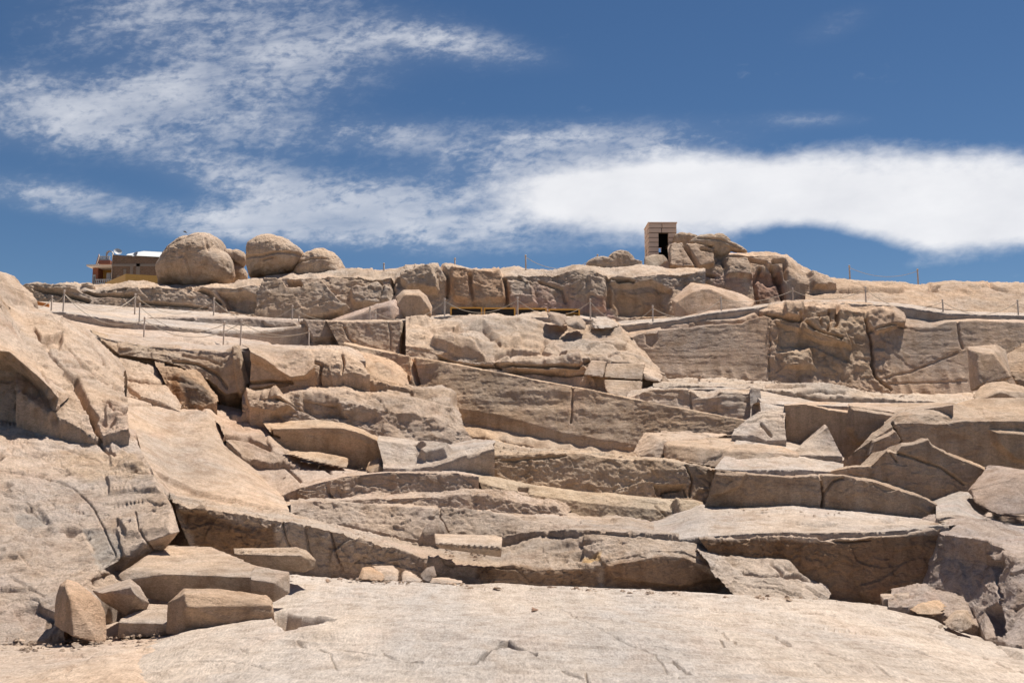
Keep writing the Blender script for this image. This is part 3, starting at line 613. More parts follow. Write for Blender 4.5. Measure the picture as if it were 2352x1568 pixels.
# the big leaning mass left of the obelisk
sheet(H, ["44.5: 560,900 629,880 700,862 735,857 840,869 938,881 1036,900 1042,930 1060,950",
          "42.3: 556,912 629,902 686,895 776,903 866,912 917,918 956,922 1040,935 1062,955",
          "41.4: 556,925 629,918 686,912 776,922 866,935 917,945 956,950 1030,968 1070,990",
          "b20: 556,945 629,958 660,975 776,978 832,992 866,1012 956,1024 1033,1030 1086,1012"],
      rough=1.15, back=(2, 0), skirt=1.0, seed=117, tint=(1.0, .91, .82), func=mass_f,
      cracks=[("840,875 900,885 960,905", 4, .3), ("870,860 940,888 1000,905", 3.5, .15), ("980,918 1010,926 1038,928", 3, .2), ("600,878 660,874 720,868", 4, .4),
              ("640,925 700,945 760,972", 3.5, .3)],
      patches=[("870,880 940,890 985,902 1000,916 930,900 880,892", -.35, 3), ("560,905 640,905 690,940 640,965 580,955", .45, 8), ("690,905 770,915 800,960 730,965 690,940", -.4, 8)])
# curved smooth rock with its lit rim
sheet(H, ["41: 600,966 622,966 724,962 789,970 840,988 870,1004 956,1014 1000,1024", "39.4: 615,985 640,985 690,984 724,982 789,984 832,996 866,1012 900,1022 956,1026 980,1040",
          "b0: 625,1000 640,992 690,990 740,994 789,998 832,1010 866,1030 900,1036 956,1050 985,1058", "b-14: 640,1034 680,1038 724,1040 789,1060 837,1086 866,1086 899,1078 940,1072 985,1072"],
      rough=.28, back=(1.5, 0), skirt=.8, seed=119, tint=(1.04, .90, .74), cracks=[("622,985 624,1000 640,1005", 3, .3)])
# foot of the pale flank, lower middle
sheet(H, ["38.5: 555,1095 600,1080 645,1075 690,1110 760,1130", "36: 558,1098 585,1115 620,1128 645,1140 690,1135 760,1146", "34.8: 575,1130 610,1142 650,1152 690,1150 760,1152", "33.8: 600,1150 640,1160 668,1164 700,1158 760,1154"],
      rough=.9, back=(1, 0), skirt=.8, seed=121, tint=LT, cracks=[("558,1100 600,1130 640,1152", 3.5, .3)])
# upper left towers
def pits(X, Y, V): return -np.clip(fbm(V * 2.2, 2, 88) - .55, 0, 1) * .5
sheet(H, ["36: -60,600 -40,622 -14,644 -8,656 -2,670 10,690 24,714 40,736 66,770", "33.5: -60,625 -40,646 -14,664 -8,678 4,700 18,724 36,748 64,784 86,808",
          "30.5: -60,760 -20,780 0,790 22,800 48,820 85,850 120,880 150,900 160,910", "29.4: -60,795 -20,800 0,806 22,808 48,830 85,862 120,895 135,915 128,940",
          "30.6: -60,830 -20,840 0,850 22,855 48,870 80,900 90,920 90,935 85,950", "30.2: -60,955 -20,955 0,955 22,958 48,962 80,968 100,972 120,975 125,978"],
      rough=.6, big=.4, grit=.6, back=(3, 0), skirt=1.5, seed=123, tint=LT, func=pits, cracks=[("30,690 52,740 66,790 80,820", 4, .45), ("75,800 100,860 130,905", 3, .25)])
sheet(H, ["38: 16,688 48,706 108,715 144,726 200,757 239,790 270,823 286,850", "36: 20,704 54,724 108,732 144,745 195,778 232,808 262,838 284,862",
          "33: 30,762 76,788 125,815 160,832 200,855 235,875 265,890 287,900", "30.8: 36,830 96,868 150,900 180,920 215,930 240,940 270,950 293,965", "29.6: 36,892 96,938 150,965 190,985 215,1000 240,1000 270,990 296,985"],
      rough=.9, big=.7, back=(.7, -1.2), skirt=1.5, seed=125, tint=LT, func=pits,
      cracks=[("80,755 95,780 112,800", 3.5, .3), ("150,862 175,885 200,935 222,960", 6, .4), ("178,872 205,940 232,1010", 6, .45), ("110,800 130,830 170,870", 3.5, .25), ("215,790 235,820 240,840", 3.5, .3),
              ("160,800 190,840 250,880", 3, .2), ("240,925 262,950 292,952", 3.5, .3)],
      patches=[("85,775 145,760 142,800 110,800", -.35, 5), ("235,925 293,915 293,975 240,975", .15, 5)])
# lower-left big flank
sheet(H, ["31.5: -60,945 0,952 60,960 110,975 160,990 220,1000 296,985 312,990", "30: -60,965 0,966 60,976 110,992 160,1005 220,1010 290,1012 318,1022",
          "27: -60,1060 0,1065 60,1080 110,1095 180,1110 240,1110 300,1108 355,1090", "25: -60,1160 0,1165 60,1180 110,1190 180,1200 240,1190 300,1185 395,1160",
          "23: -60,1260 0,1265 60,1270 110,1280 180,1290 240,1275 300,1255 412,1220", "21: -60,1370 0,1375 60,1378 110,1370 180,1352@21 200,1342@21.5 240,1322@22.5 300,1303@23.5 335,1300@24",
          "19.2: -60,1480 0,1478 60,1476 110,1466 150,1436@19.2 190,1390@20.5 240,1358@22 300,1335@23.2 335,1330@23.6"],
      rough=.6, back=(.6, -1.2), skirt=1.0, seed=127, tint=(1.0, .95, .91), func=pits, big=.9,
      cracks=[("308,1170 322,1225 352,1262", 2.5, .07), ("220,1010 250,1040 262,1050", 4, .15), ("345,1080 375,1120 395,1165", 2.5, .06),
              ("0,1080 90,1090 165,1118 215,1165 250,1240 262,1265", 2.6, .06), ("60,1020 140,1030 230,1060", 2.6, .06), ("0,1130 60,1150 100,1190", 2.2, .05), ("30,1330 60,1345 100,1370", 2.2, .05), ("40,1270 70,1300", 2.2, .05)]
             + [("%d,%d %d,%d" % (x0 + k * dx, y0 + k * dy, x0 + k * dx - 1, y0 + k * dy + 3), 2.1, .03 + .03 * ((k * 7 + x0) % 3) / 2) for x0, y0, dx, dy, n_ in ((8, 968, 9, 1.5, 12), (22, 1012, 8, 1, 7), (62, 1078, 9, 3, 7), (242, 1092, 8, -2, 6), (240, 1130, 9, -1, 8), (150, 1172, 8, 1, 6), (262, 1160, 9, -2, 8), (270, 1195, 10, -2, 9), (300, 1050, 8, 2, 5)) for k in range(n_)],
      patches=[("185,1215 270,1210 290,1290 270,1320 230,1310", -.1, 6), ("20,1155 90,1160 120,1200 70,1225 30,1200", -.1, 6), ("250,1010 345,1075 330,1085 250,1075", .12, 6), ("240,1095 360,1090 370,1130 250,1140", .12, 6),
               ("270,1190 400,1170 400,1230 290,1240", .12, 8), ("30,1400 90,1385 130,1410 120,1440 60,1450", -.15, 6)],
      tints=[("190,1215 275,1210 290,1290 270,1325 225,1310", (.80, .84, .88), 8), ("30,1160 95,1165 110,1200 70,1220 35,1205", (.80, .80, .80), 8), ("100,1040 320,1030 360,1100 200,1120", (1.02, .92, .80), 20)])
flush(ROCK); MESHES.clear()

# ================================================================== FOREGROUND SLAB
FG = granite('pale_granite', warm=(.62, .52, .42), grey=(.58, .51, .44), dark=(.53, .43, .34), pink=(.60, .48, .39), bump=.7, scale=1.4, ydir=.27)
G_ = 'foreground_slab'
def slab_f(X, Y, V):
    o = fbm(V * np.array([.35, .9, .5]), 3, 45) * .06
    w = (V[..., 1] + V[..., 0] * .35) * 1.2
    return o + np.abs(fbm(np.stack([V[..., 0] * .8, w * 1.6, V[..., 2] * 0], -1), 3, 46)) * -.05
fg_cr = [("1085,1525 1105,1508 1130,1488 1152,1474 1165,1470", 4.6, .24), ("1165,1470 1195,1484 1232,1500", 3.6, .16), ("1110,1505 1104,1512", 3, .1),
         ("890,1395 1000,1450 1090,1465", 1.5, .0), ("700,1346 900,1360 1100,1372 1300,1380", 2.2, .03), ("665,1358 760,1362 900,1368", 2, .03), ("1750,1412 1900,1430 2170,1446", 2, .04),
         ("1545,1520 1570,1532 1600,1546", 2.5, .06), ("1345,1545 1350,1560 1380,1575", 2.5, .06), ("1290,1540 1340,1553", 2, .05), ("1650,1470 1665,1485", 2, .05),
         ("1640,1440 1660,1455 1690,1480", 2, .04), ("880,1498 920,1510 980,1520", 2, .05), ("790,1490 860,1500", 2, .04), ("1900,1500 2000,1530 2100,1570", 1.6, .03),
         ("2000,1470 2100,1495 2200,1530", 2, .05), ("1780,1462 1800,1472 1816,1480", 3, .08), ("2290,1485 2330,1500 2380,1520", 4, .15), ("2160,1455 2200,1462", 3, .1),
         ("400,1520 520,1515 640,1530", 1.4, .02), ("680,1470 760,1500 780,1540", 1.8, .03), ("1220,1385 1290,1400 1500,1500 1560,1568", 2, .03), ("2100,1445 2250,1500 2352,1550", 2, .05)]
for k in range(38):                                  # rows of wedge marks cut along the slab
    x = 1330 + k * 23; y = 1381 + (x - 1330) * .030 + ((x - 1330) / 860.0) ** 2 * 33
    if k % 7 != 5: fg_cr.append(("%f,%f %f,%f" % (x, y, x + 11 + (k * 7) % 6, y + .8), 1.9, .07))
for k in range(16):
    x = 1760 + k * 24; fg_cr.append(("%f,%f %f,%f" % (x, 1428 + k * 2.4, x + 12, 1429.5 + k * 2.4), 1.9, .05))
sheet(G_, ["28.0: 340,1345 380,1335 560,1328 668,1322 822,1332 1071,1345 1175,1350 1308,1350 1475,1358 1668,1367 1902,1377 2038,1392 2147,1415 2210,1450 2262,1464 2420,1480",
           "25.8: 340,1343 380,1330 560,1322 668,1319 822,1329 1071,1342 1175,1346 1308,1347 1475,1355 1668,1364 1902,1374 2038,1390 2147,1414 2210,1452 2262,1468 2420,1484",
           "20.5: 300,1475 345,1446 480,1420 600,1408 700,1398 822,1395 1071,1400 1175,1402 1308,1404 1475,1408 1668,1415 1902,1428 2038,1440 2147,1455 2210,1470 2262,1482 2420,1502",
           "15.5: 215,1550 290,1524 370,1492 480,1471 600,1460 700,1452 822,1448 1071,1450 1175,1452 1308,1454 1475,1458 1668,1466 1902,1476 2038,1485 2147,1496 2210,1505 2262,1515 2420,1535",
           "10: -60,1740 60,1690 250,1650 480,1613 600,1605 700,1600 822,1595 1071,1590 1308,1590 1475,1590 1668,1590 1902,1595 2147,1600 2262,1610 2420,1620",
           "6: -300,2200 -100,2000 480,1900 700,1900 1071,1880 1475,1880 1902,1880 2420,1900"],
      rough=.16, back=(2, 0), skirt=1, seed=131, func=slab_f, cracks=fg_cr, fine=1.6, step=1.9,
      patches=[("632,1402 660,1400 790,1420 740,1432 660,1446 640,1440 625,1420", -.40, 3.5)])
sheet(G_, ["21: -80,1462 0,1464 60,1466 140,1462 260,1456 380,1448 470,1450", "17: -80,1500 0,1500 60,1500 140,1496 260,1490 350,1486 450,1505", "13: -80,1560 0,1560 60,1560 140,1550 240,1546 300,1552 400,1610",
           "9: -80,1700 0,1700 60,1700 140,1700 240,1730 300,1770 400,1860"],
      rough=.35, back=(2, 0), skirt=1, seed=133, tint=(1.02, .93, .85), fine=1.6, cracks=[("100,1560 200,1520 330,1488", 3, .05)])
flush(FG)

# ================================================================== OBELISK
def obelisk():
    MESHES.clear()
    def ob_f(X, Y, V):
        t = (X - 950) / 500.0
        base = 962 + 72 * t                         # where the face starts to flare
        k = np.clip((Y - base) / 14, 0, 1)
        sc = k * ((1 - np.abs(np.sin(V[..., 0] * 3.4 + .8))) * .14 + .10 * fbm(V * .9, 2, 19))
        return sc + fbm(V * np.array([.5, .5, 3.0]), 4, 17) * .035 + fbm(V * np.array([1.5, 1.5, 1.2]), 3, 18) * .03
    cr = [("1316,890 1314,920 1311,970", 3.0, .13), ("948,823 951,850 958,880", 4.5, .55)]
    rows = ["54: 790,786 861,800 946,817 1007,827 1175,859 1316,886 1449,912 1552,933 1655,952 1745,968",
            "49.6: 790,789 861,803 946,820@48.6 1007,830 1175,861@47 1316,888@46 1449,915@45 1552,936@44 1655,955@43 1745,971@42.4",
            "b24.5: 790,800 861,814 946,832 1007,842 1175,873 1316,900 1449,926 1552,946 1655,964 1745,978",
            "b24.5: 790,880 861,895 946,915 1007,930 1141,951 1295,994 1449,1020 1552,1020 1655,1005 1745,987",
            "b2: 790,905 861,925 946,943 1007,958 1141,984 1244,1006 1321,1024 1449,1036 1552,1036 1655,1022 1745,992",
            "b55: 790,930 861,950 946,968 1007,984 1141,1011 1244,1032 1321,1046 1449,1058 1552,1052 1655,1040 1745,1002"]
    sheet('unfinished_obelisk', rows, rough=.14, back=(1.0, 0), skirt=1.0, seed=141, grit=.28, tint=(1.02, .90, .76), func=ob_f, cracks=cr, step=2.0)
    v, f, t, _ = MESHES['unfinished_obelisk']
    o = link_mesh('unfinished_obelisk', np.concatenate(v), np.concatenate(f), ROCK, tint=np.concatenate(t))
    tag(o, 'long slanting granite obelisk still joined to the quarry floor, cracked across', 'obelisk')
    MESHES.clear()
obelisk()

# ================================================================== LOOSE ROCKS
def hull_rock(name, label, hulls, rough=.3, vox=.05, seed=0, mat=None, tint=(1, 1, 1), cat='rock', group=None, bed=None, fine=1.0, cut=None):
    """hulls: list of 'x,y@d x,y@d ...' strings; each is a convex piece, voxel-joined into one rock"""
    bm = bmesh.new()
    for h in hulls:
        pts = []
        for tkn in h.split():
            q, d = tkn.split('@'); x, y = q.split(','); pts.append(P(float(x), float(y), float(d)))
        vs = [bm.verts.new(p) for p in pts]
        r = bmesh.ops.convex_hull(bm, input=vs)
        junk = list({g for g in r['geom_interior'] + r['geom_unused'] if isinstance(g, bmesh.types.BMVert)})
        if junk: bmesh.ops.delete(bm, geom=junk, context='VERTS')
    me = bpy.data.meshes.new('tmp'); bm.to_mesh(me); bm.free()
    ob = bpy.data.objects.new('tmp', me); scene.collection.objects.link(ob)
    md = ob.modifiers.new('r', 'REMESH'); md.mode = 'VOXEL'; md.voxel_size = vox; md.use_smooth_shade = True
    dg = bpy.context.evaluated_depsgraph_get()
    me2 = bpy.data.meshes.new_from_object(ob.evaluated_get(dg))
    bpy.data.objects.remove(ob)
    n = len(me2.vertices); co = np.empty(n * 3); me2.vertices.foreach_get('co', co); co = co.reshape(-1, 3)
    no = np.empty(n * 3); me2.vertices.foreach_get('normal', no); no = no.reshape(-1, 3)
    sz = max(co.max(0) - co.min(0)); k = min(1.0, sz / 3.0)
    off = rough_disp(co / k, rough, seed, fine) * k
    if cut: off = off + cut(co)
    co = co + no * off[:, None]
    base = np.array([(co[:, 0].min() + co[:, 0].max()) / 2, (co[:, 1].min() + co[:, 1].max()) / 2, co[:, 2].min()])
    me2.vertices.foreach_set('co', (co - base).ravel())
    at = me2.color_attributes.new("tint", 'FLOAT_COLOR', 'POINT')
    t = np.ones((n, 4), np.float32); t[:, :3] = tint; at.data.foreach_set("color", t.ravel())
    me2.materials.clear(); me2.materials.append(mat or ROCK)
    me2.polygons.foreach_set("use_smooth", [True] * len(me2.polygons)); me2.name = name
    o = bpy.data.objects.new(name, me2); scene.collection.objects.link(o); o.location = base
    return tag(o, label, cat, group)

def blob_rock(name, label, outline, d, thick, rough=.3, seed=0, tint=(1, 1, 1), pw=1.0, cat='boulder', group=None, mat=None, cracks=()):
    """a rounded boulder: its outline seen from the path, with real depth front and back"""
    pts = pp(outline); cx = sum(p[0] for p in pts) / len(pts); cy = sum(p[1] for p in pts) / len(pts)
    an = np.array([math.atan2(-(y - cy), x - cx) for x, y in pts]); rr = np.array([math.hypot(x - cx, y - cy) for x, y in pts])
    k = np.argsort(an); an = an[k]; rr = rr[k]
    an = np.concatenate([an - 2 * math.pi, an, an + 2 * math.pi]); rr = np.concatenate([rr] * 3)
    n = 260; m = 130
    th = np.linspace(0, 2 * math.pi, n, endpoint=False)
    r = np.interp(np.where(th > math.pi, th - 2 * math.pi, th), an, rr)
    for _ in range(2): r = (np.roll(r, 1) + r * 2 + np.roll(r, -1)) / 4
    ph = np.linspace(0, math.pi, m)
    s = np.sin(ph) ** pw; c = np.sign(np.cos(ph)) * np.abs(np.cos(ph)) ** pw
    X = cx + s[:, None] * (r * np.cos(th))[None]; Y = cy - s[:, None] * (r * np.sin(th))[None]
    sc = d / F
    V = np.stack([(X - cx) * sc, np.repeat((-c * thick)[:, None], n, 1), -(Y - cy) * sc], -1)
    ctr = PA(cx, cy, d)
    W = V + ctr
    idx = np.arange(m * n).reshape(m, n)
    gu = np.roll(W, -1, 1) - np.roll(W, 1, 1); gv = np.gradient(W, axis=0)
    Nn = np.cross(gu, gv); Nn /= np.linalg.norm(Nn, axis=-1, keepdims=True) + 1e-9
    if (Nn * V).sum() < 0: Nn = -Nn
    Nn[0] = (0, -1, 0); Nn[-1] = (0, 1, 0)
    o = rough_disp(W, rough, seed, big=.5) + fbm(W * .35, 2, seed) * .18 + facets(W * 3.5, seed + 5, 1.0, .5) * .03 - np.clip(fbm(W * 1.6, 3, seed + 8) - .35, 0, 1) * .14 * min(1, thick)
    for cpts, w_, dep in cracks:
        q = seg_dist(X + fbm(W * 1.5, 2, 3) * 2, Y, pp(cpts)); o = o - np.where(c[:, None] > 0, dep * np.clip(1.2 - q / w_, 0, 1), 0)
    o[0] = o[0].mean(); o[-1] = o[-1].mean()
    W = W + Nn * o[..., None]
    f = np.stack([idx[:-1], np.roll(idx[:-1], -1, 1), np.roll(idx[1:], -1, 1), idx[1:]], -1).reshape(-1, 4)
    base = np.array([ctr[0], ctr[1], W[..., 2].min()])
    ob = link_mesh(name, W.reshape(-1, 3) - base, f, mat or ROCK, tint=np.array(tint)); ob.location = base
    return tag(ob, label, cat, group)

BOUL = (.98, .92, .85)
blob_rock('balanced_boulder', 'largest round granite boulder, on the ridge beside the house', "362,614 370,598 383,573 401,560 442,544 470,537 488,538 508,552 516,578 534,601 542,624 542,640 534,653 500,660 420,660 370,655 365,634",
          70, 2.6, .5, 3, BOUL, .85, cracks=[("450,600 455,625 460,650", 3, .12), ("375,590 420,565 470,548", 3, .12), ("490,560 500,590", 3, .1)])
blob_rock('balanced_boulder', 'egg-shaped boulder with a cleft across, middle of the three on the ridge', "569,560 586,548 640,544 673,561 694,578 696,588 690,601 658,622 604,634 578,642 573,624 568,590",
          69, 2.0, .4, 7, BOUL, .85, cracks=[("575,600 620,600 650,592 690,590", 4, .2), ("620,610 640,604", 3, .15)])
blob_rock('balanced_boulder', 'pale dome-shaped boulder, right end of the three on the ridge', "676,640 681,628 689,611 714,583 737,574 758,574 776,584 791,601 800,622 806,640 780,650 700,655",
          70, 2.2, .4, 9, (1.04, .98, .9), .85, cracks=[("775,580 790,600 796,622", 3, .15), ("690,620 720,608 760,605", 3, .15)])
blob_rock('wedged_rock', 'small rock wedged between the two biggest ridge boulders', "515,575 537,577 565,591 558,611 545,604 520,600", 71, .9, .3, 5, BOUL, .8, 'rock')
blob_rock('wedged_rock', 'low rock under the wedged stone between the ridge boulders', "520,600 545,604 560,615 569,636 560,650 530,652 515,630", 71.5, 1.3, .3, 6, BOUL, .9, 'rock')
blob_rock('ridge_rock', 'small stone on the skyline left of the house', "190,660 188,654 200,648 212,650 219,656 219,664 200,668", 66, .5, .3, 8, BOUL, .9, 'rock')
blob_rock('cap_rock', 'long humped boulder capping the outcrop right of the stone hut', "1578,558 1598,544 1616,539 1637,541 1680,557 1719,579 1718,584 1680,576 1629,569 1590,566", 72.5, .8, .25, 10, (.95, .88, .78), .8, cracks=[("1600,552 1650,556 1700,575", 3, .1)])
blob_rock('ridge_rock', 'dark rock slab against the right side of the stone hut', "1552,542 1575,538 1590,539 1610,548 1600,566 1556,568 1548,560", 73.5, .6, .3, 11, (.9, .82, .72), .6, 'rock')
blob_rock('flat_ridge_rock', 'long flat layered rock on the ridge left of the stone hut', "1346,612 1352,602 1398,595 1462,593 1480,597 1480,614 1440,618 1370,618", 69, .55, .22, 12, (1, .93, .85), .7, 'rock')
hull_rock('ridge_rock', 'grey block leaning at the foot of the stone hut', ["1480,591@69.5 1500,584@70 1524,585@70 1534,599@70 1508,616@69 1480,618@69 1480,600@71 1530,600@72 1500,586@71.5"], .35, .07, 13, tint=(.82, .78, .72))
hull_rock('terrace_block', 'big peaked block with a bright top behind the rope fence', ["1542,688@61.5 1585,648@63.5 1624,652@63.5 1655,667@63.5 1706,675@63.5 1736,690@63 1552,694@60.5 1590,670@60.6 1616,663@60.8 1630,663@60.8 1688,692@60.8 1720,702@61 1549,735@60.3 1720,725@60.6 1600,735@60"], .25, .08, 14, tint=(1.02, .9, .8), cat='boulder')
hull_rock('terrace_boulder', 'rounded boulder standing on the terrace under the ridge wall', ["907,683@60.5 925,665@60.8 963,664@61 982,681@61 994,706@61 992,730@60 930,735@59.3 912,700@59.3 930,676@59.3 965,678@59.3 985,705@59.5"], .25, .08, 15, tint=(.98, .88, .78), cat='boulder')
hull_rock('leaning_slab', 'pale slab leaning on the round terrace boulder', ["750,737@59 850,702@59.5 910,685@60 930,714@59.5 903,738@58.6 840,716@58.7 895,700@58.8 760,740@58.3"], .3, .08, 16, tint=(.95, .86, .84))
# blocks on and below the central mass
hull_rock('fallen_block', 'dark chunk on the crest of the central rock mass', ["1255,718@55.5 1262,714@56 1300,722@56 1312,735@55.6 1292,752@54.4 1262,742@54.4 1270,722@54.6"], .5, .06, 17, tint=(.8, .74, .7))
hull_rock('fallen_block', 'larger angular block with a lit right side on the central crest', ["1293,736@54.6 1318,722@55.5 1335,727@55.5 1347,742@55 1347,758@54.2 1324,758@53.8 1302,748@53.8 1326,738@53.9"], .4, .06, 18, tint=(.84, .79, .74))
hull_rock('fallen_block', 'low rounded lump on the crest near the second rope post', ["1346,735@56 1360,723@57 1393,724@57 1412,736@56.5 1426,750@56 1350,756@54.5 1400,756@54.8"], .8, .07, 19)
hull_rock('cut_block', 'smaller of two squared blocks above the obelisk, left one', ["1357,828@50.8 1393,831@50.8 1385,867@49.9 1341,861@49.9 1362,826@52 1395,828@52 1385,862@52 1345,858@52"], .3, .05, 20, tint=(.9, .82, .75))
hull_rock('cut_block', 'wider of two squared blocks above the obelisk, right one', ["1393,836@50.6 1480,836@50.6 1476,873@49.8 1388,867@49.8 1396,832@52 1482,832@52 1480,866@52 1392,860@52"], .25, .05, 21, tint=(.95, .87, .78))
hull_rock('cut_block', 'broken slab right under the pair of squared blocks', ["1386,872@49.6 1476,876@49.6 1470,905@49 1430,918@48.6 1400,910@48.6 1388,890@49.2 1400,870@50.6 1470,872@50.6 1475,890@50"], .4, .05, 22, tint=(.96, .88, .79))
hull_rock('pale_lump', 'pale rounded rock beside the squared blocks at the wall foot', ["1478,842@51 1500,846@51.5 1531,864@51 1524,880@49.8 1480,872@49.8 1476,855@50"], .5, .05, 23, tint=(1.08, 1, .92))
# right flank
hull_rock('perched_block', 'tall tilted block with a sunlit top, perched by the right edge', ["2221,795@47.5 2289,790@48.5 2310,804@48.5 2325,864@47.5 2245,809@46 2281,812@46 2322,867@46 2251,884@45.4 2229,900@46.2 2222,800@46.6 2300,880@48"], .2, .06, 24, tint=(1.0, .9, .8), cat='boulder')
hull_rock('rugged_boulder', 'rugged dark boulder cut by the right edge of the view', ["2308,812@49 2325,798@49.5 2352,783@50 2400,780@50 2420,880@47 2330,872@47 2312,840@47.5 2350,905@47"], 1.0, .06, 25, tint=(.9, .78, .66), cat='boulder')
hull_rock('slot_boulder', 'low boulder with two wedge slots under the perched block', ["2232,912@44.6 2254,885@45.4 2270,874@46 2305,874@46 2341,896@45 2345,918@44 2240,920@44 2300,900@44 2420,900@45"], .4, .05, 26, tint=(.96, .86, .75))
hull_rock('undercut_slab', 'thick dark slab under the slotted boulder at the right edge', ["2188,928@43 2237,914@43.4 2345,912@43.4 2420,914@43.4 2190,957@42 2240,962@41.4 2352,970@41.4 2420,972@41.4 2200,930@44.5 2420,930@45 2189,940@42.2"], .2, .06, 27, tint=(.94, .84, .73))
hull_rock('rough_slab', 'purplish grey slab with a rough lit top by the right edge', ["2221,1130@35 2267,1068@37 2300,1075@37 2352,1088@37 2420,1090@37 2230,1124@34.6 2300,1110@34.4 2352,1086@34.6 2420,1085@34.6 2284,1180@33.4 2335,1180@33.2 2420,1182@33.2 2240,1155@33.9"], .35, .05, 28, tint=(.82, .76, .74))
for i, (nm, lb, hh) in enumerate([
    ('small_rock', 'little rock at the end of the split ledge on the right', "2155,1197@31.5 2165,1188@32 2200,1183@32 2220,1188@31.6 2215,1204@30.6 2172,1207@30.4 2160,1205@30.8"),
    ('small_rock', 'small wedge of rock above the bright right outcrop', "2248,1186@31.4 2270,1174@32 2282,1178@32 2285,1192@31 2256,1194@31"),
    ('small_rock', 'dark rough stone at the foot of the purplish slab', "2290,1190@31.5 2300,1182@31.8 2330,1186@31.6 2334,1200@30.8 2308,1203@30.6"),
    ('small_rock', 'dark rough stone half out of view on the right', "2325,1185@31.5 2345,1176@31.8 2380,1180@31.6 2380,1205@30.6 2345,1203@30.6"),
    ('split_rock', 'pale split rock at the foot of the dark front wall', "2019,1360@27 2049,1360@27 2057,1394@26 2026,1392@26 2030,1375@26 2052,1372@26"),
    ('split_rock', 'grey rock right beside the pale split rock', "2049,1361@27 2106,1360@27 2114,1374@26.6 2080,1400@25.6 2058,1394@25.8 2070,1368@26"),
    ('beige_rock', 'rounded beige rock lying on the slab edge', "2079,1398@25.2 2106,1380@25.8 2161,1376@25.8 2178,1392@25.4 2166,1410@24.6 2145,1415@24.4 2100,1408@24.6 2120,1385@25"),
    ('angular_rock', 'angular rock right of the rounded beige rock', "2163,1428@23.8 2196,1398@24.6 2224,1398@24.6 2243,1436@23.8 2210,1452@23 2176,1442@23.2 2205,1412@23.4")]):
    hull_rock(nm, lb, [hh], .55, .03, 40 + i, tint=[(.98, .95, .9), (1, .95, .9), (.75, .68, .62), (.75, .68, .62), (1, .95, .9), (.9, .87, .85), (1.1, .95, .78), (.95, .88, .8)][i])
hull_rock('perched_stone', 'small overhanging stone at the tip of the obelisk', ["1682,990@41.6 1692,981@42 1712,984@42 1722,998@41.8 1712,1010@41 1692,1010@41"], .4, .04, 50, tint=(.9, .8, .7))
hull_rock('flat_stone', 'flat flake of rock lying just below the obelisk tip', ["1664,1018@40.5 1740,1014@41 1725,1024@40 1680,1028@39.6 1668,1024@39.8 1700,1016@40.4"], .4, .04, 51)
hull_rock('trench_rock', 'large undercut slab in front of the right end of the obelisk', ["1522,1012@40.4 1620,1002@42 1760,1008@42 1835,1040@40.4 1530,1020@39.4 1600,1028@39 1700,1036@38.8 1835,1046@39.4 1524,1052@39.2 1580,1064@38.6 1700,1082@38.2 1810,1082@38.6"], .6, .06, 52, tint=(.98, .89, .79))
hull_rock('trench_rock', 'pale broken rock with a deep cleft at the trench mouth', ["1475,992@42.6 1560,990@43 1690,994@43 1520,1010@40.6 1450,1040@40.6 1462,1048@39.8 1515,1055@39.4 1522,1014@39.8 1500,1000@41 1640,1006@41.6"], .9, .05, 53, tint=(1.02, .95, .88))
hull_rock('slope_block', 'brown block lying below the curved rock left of centre', ["645,1034@38.4 690,1036@38.6 730,1038@38.6 800,1052@38.4 799,1076@37.6 768,1072@37.4 690,1054@37.4 650,1040@37.8 700,1040@39.2 795,1052@39.4"], .6, .05, 54, tint=(1, .87, .72))
hull_rock('round_stone', 'half-buried round stone in the hollow under the curved rock', ["838,1080@38.4 846,1060@38.8 870,1050@39 895,1058@38.8 902,1074@38.4 896,1084@37.8 850,1088@37.6 870,1066@37.8"], .3, .04, 55, tint=(1, .86, .7))
# blocks at front left
def slots(x0, x1, y, d, n, w=.05, dep=.07):
    """wedge slots along an edge"""
    A = PA(x0, y[0], d); B = PA(x1, y[1], d)
    def f(co):
        o = np.zeros(len(co)); AB = B - A; L = np.linalg.norm(AB); u = AB / L
        rel = co - A; t = (rel @ u) / L; perp = np.linalg.norm(rel - np.outer(rel @ u, u), axis=1)
        ph = np.abs((t * n) % 1 - .5)
        return np.where((t > 0) & (t < 1) & (perp < w * 1.6) & (ph < .22), -dep, 0)
    return f
hull_rock('upright_boulder', 'tan upright boulder with a ridge down its face, front left', ["154,1328@19.4 177,1335@19.4 190,1353@19.3 231,1379@19.2 239,1396@19.2 245,1443@18.9 245,1472@18.7 226,1477@18.5 185,1464@18.5 126,1438@19 123,1417@19.1 128,1371@19.3 136,1343@19.4 160,1371@18.6 168,1461@18.35 150,1345@19 220,1390@20 150,1370@20.2 200,1450@20"], .28, .022, 60, tint=(1.08, .90, .74), cat='boulder')
hull_rock('tilted_block', 'grey rough-faced block propped beside the tan boulder', ["211,1355@20.6 283,1333@20.9 298,1327@21 321,1345@20.6 344,1384@20.2 334,1404@20.15 290,1413@20.0 234,1379@20.1 231,1361@19.9 300,1347@19.6 313,1366@19.5 250,1390@20.8 320,1395@20.9"], .35, .022, 61, tint=(.92, .88, .85))
hull_rock('long_slab', 'longest loose slab front left with a squared end', ["272,1318@21.2 308,1294@22.2 372,1250@24.4 483,1254@24.6 480,1284@23.2 273,1324@21 278,1334@20.9 298,1307@21.1 339,1374@21.1 385,1380@21.15 385,1318@20.8 483,1326@20.9 540,1329@20.9 483,1384@21.2 600,1386@21.2 596,1325@20.9 596,1300@22 540,1300@22.6",
          "575,1322@20.9 585,1297@21.8 665,1312@21.4 630,1338@20.5 627,1382@20.75 632,1382@20.8 667,1362@21.2 575,1382@21.1 575,1330@20.7 660,1330@21.6"], .16, .025, 62, tint=(1.0, .92, .83))
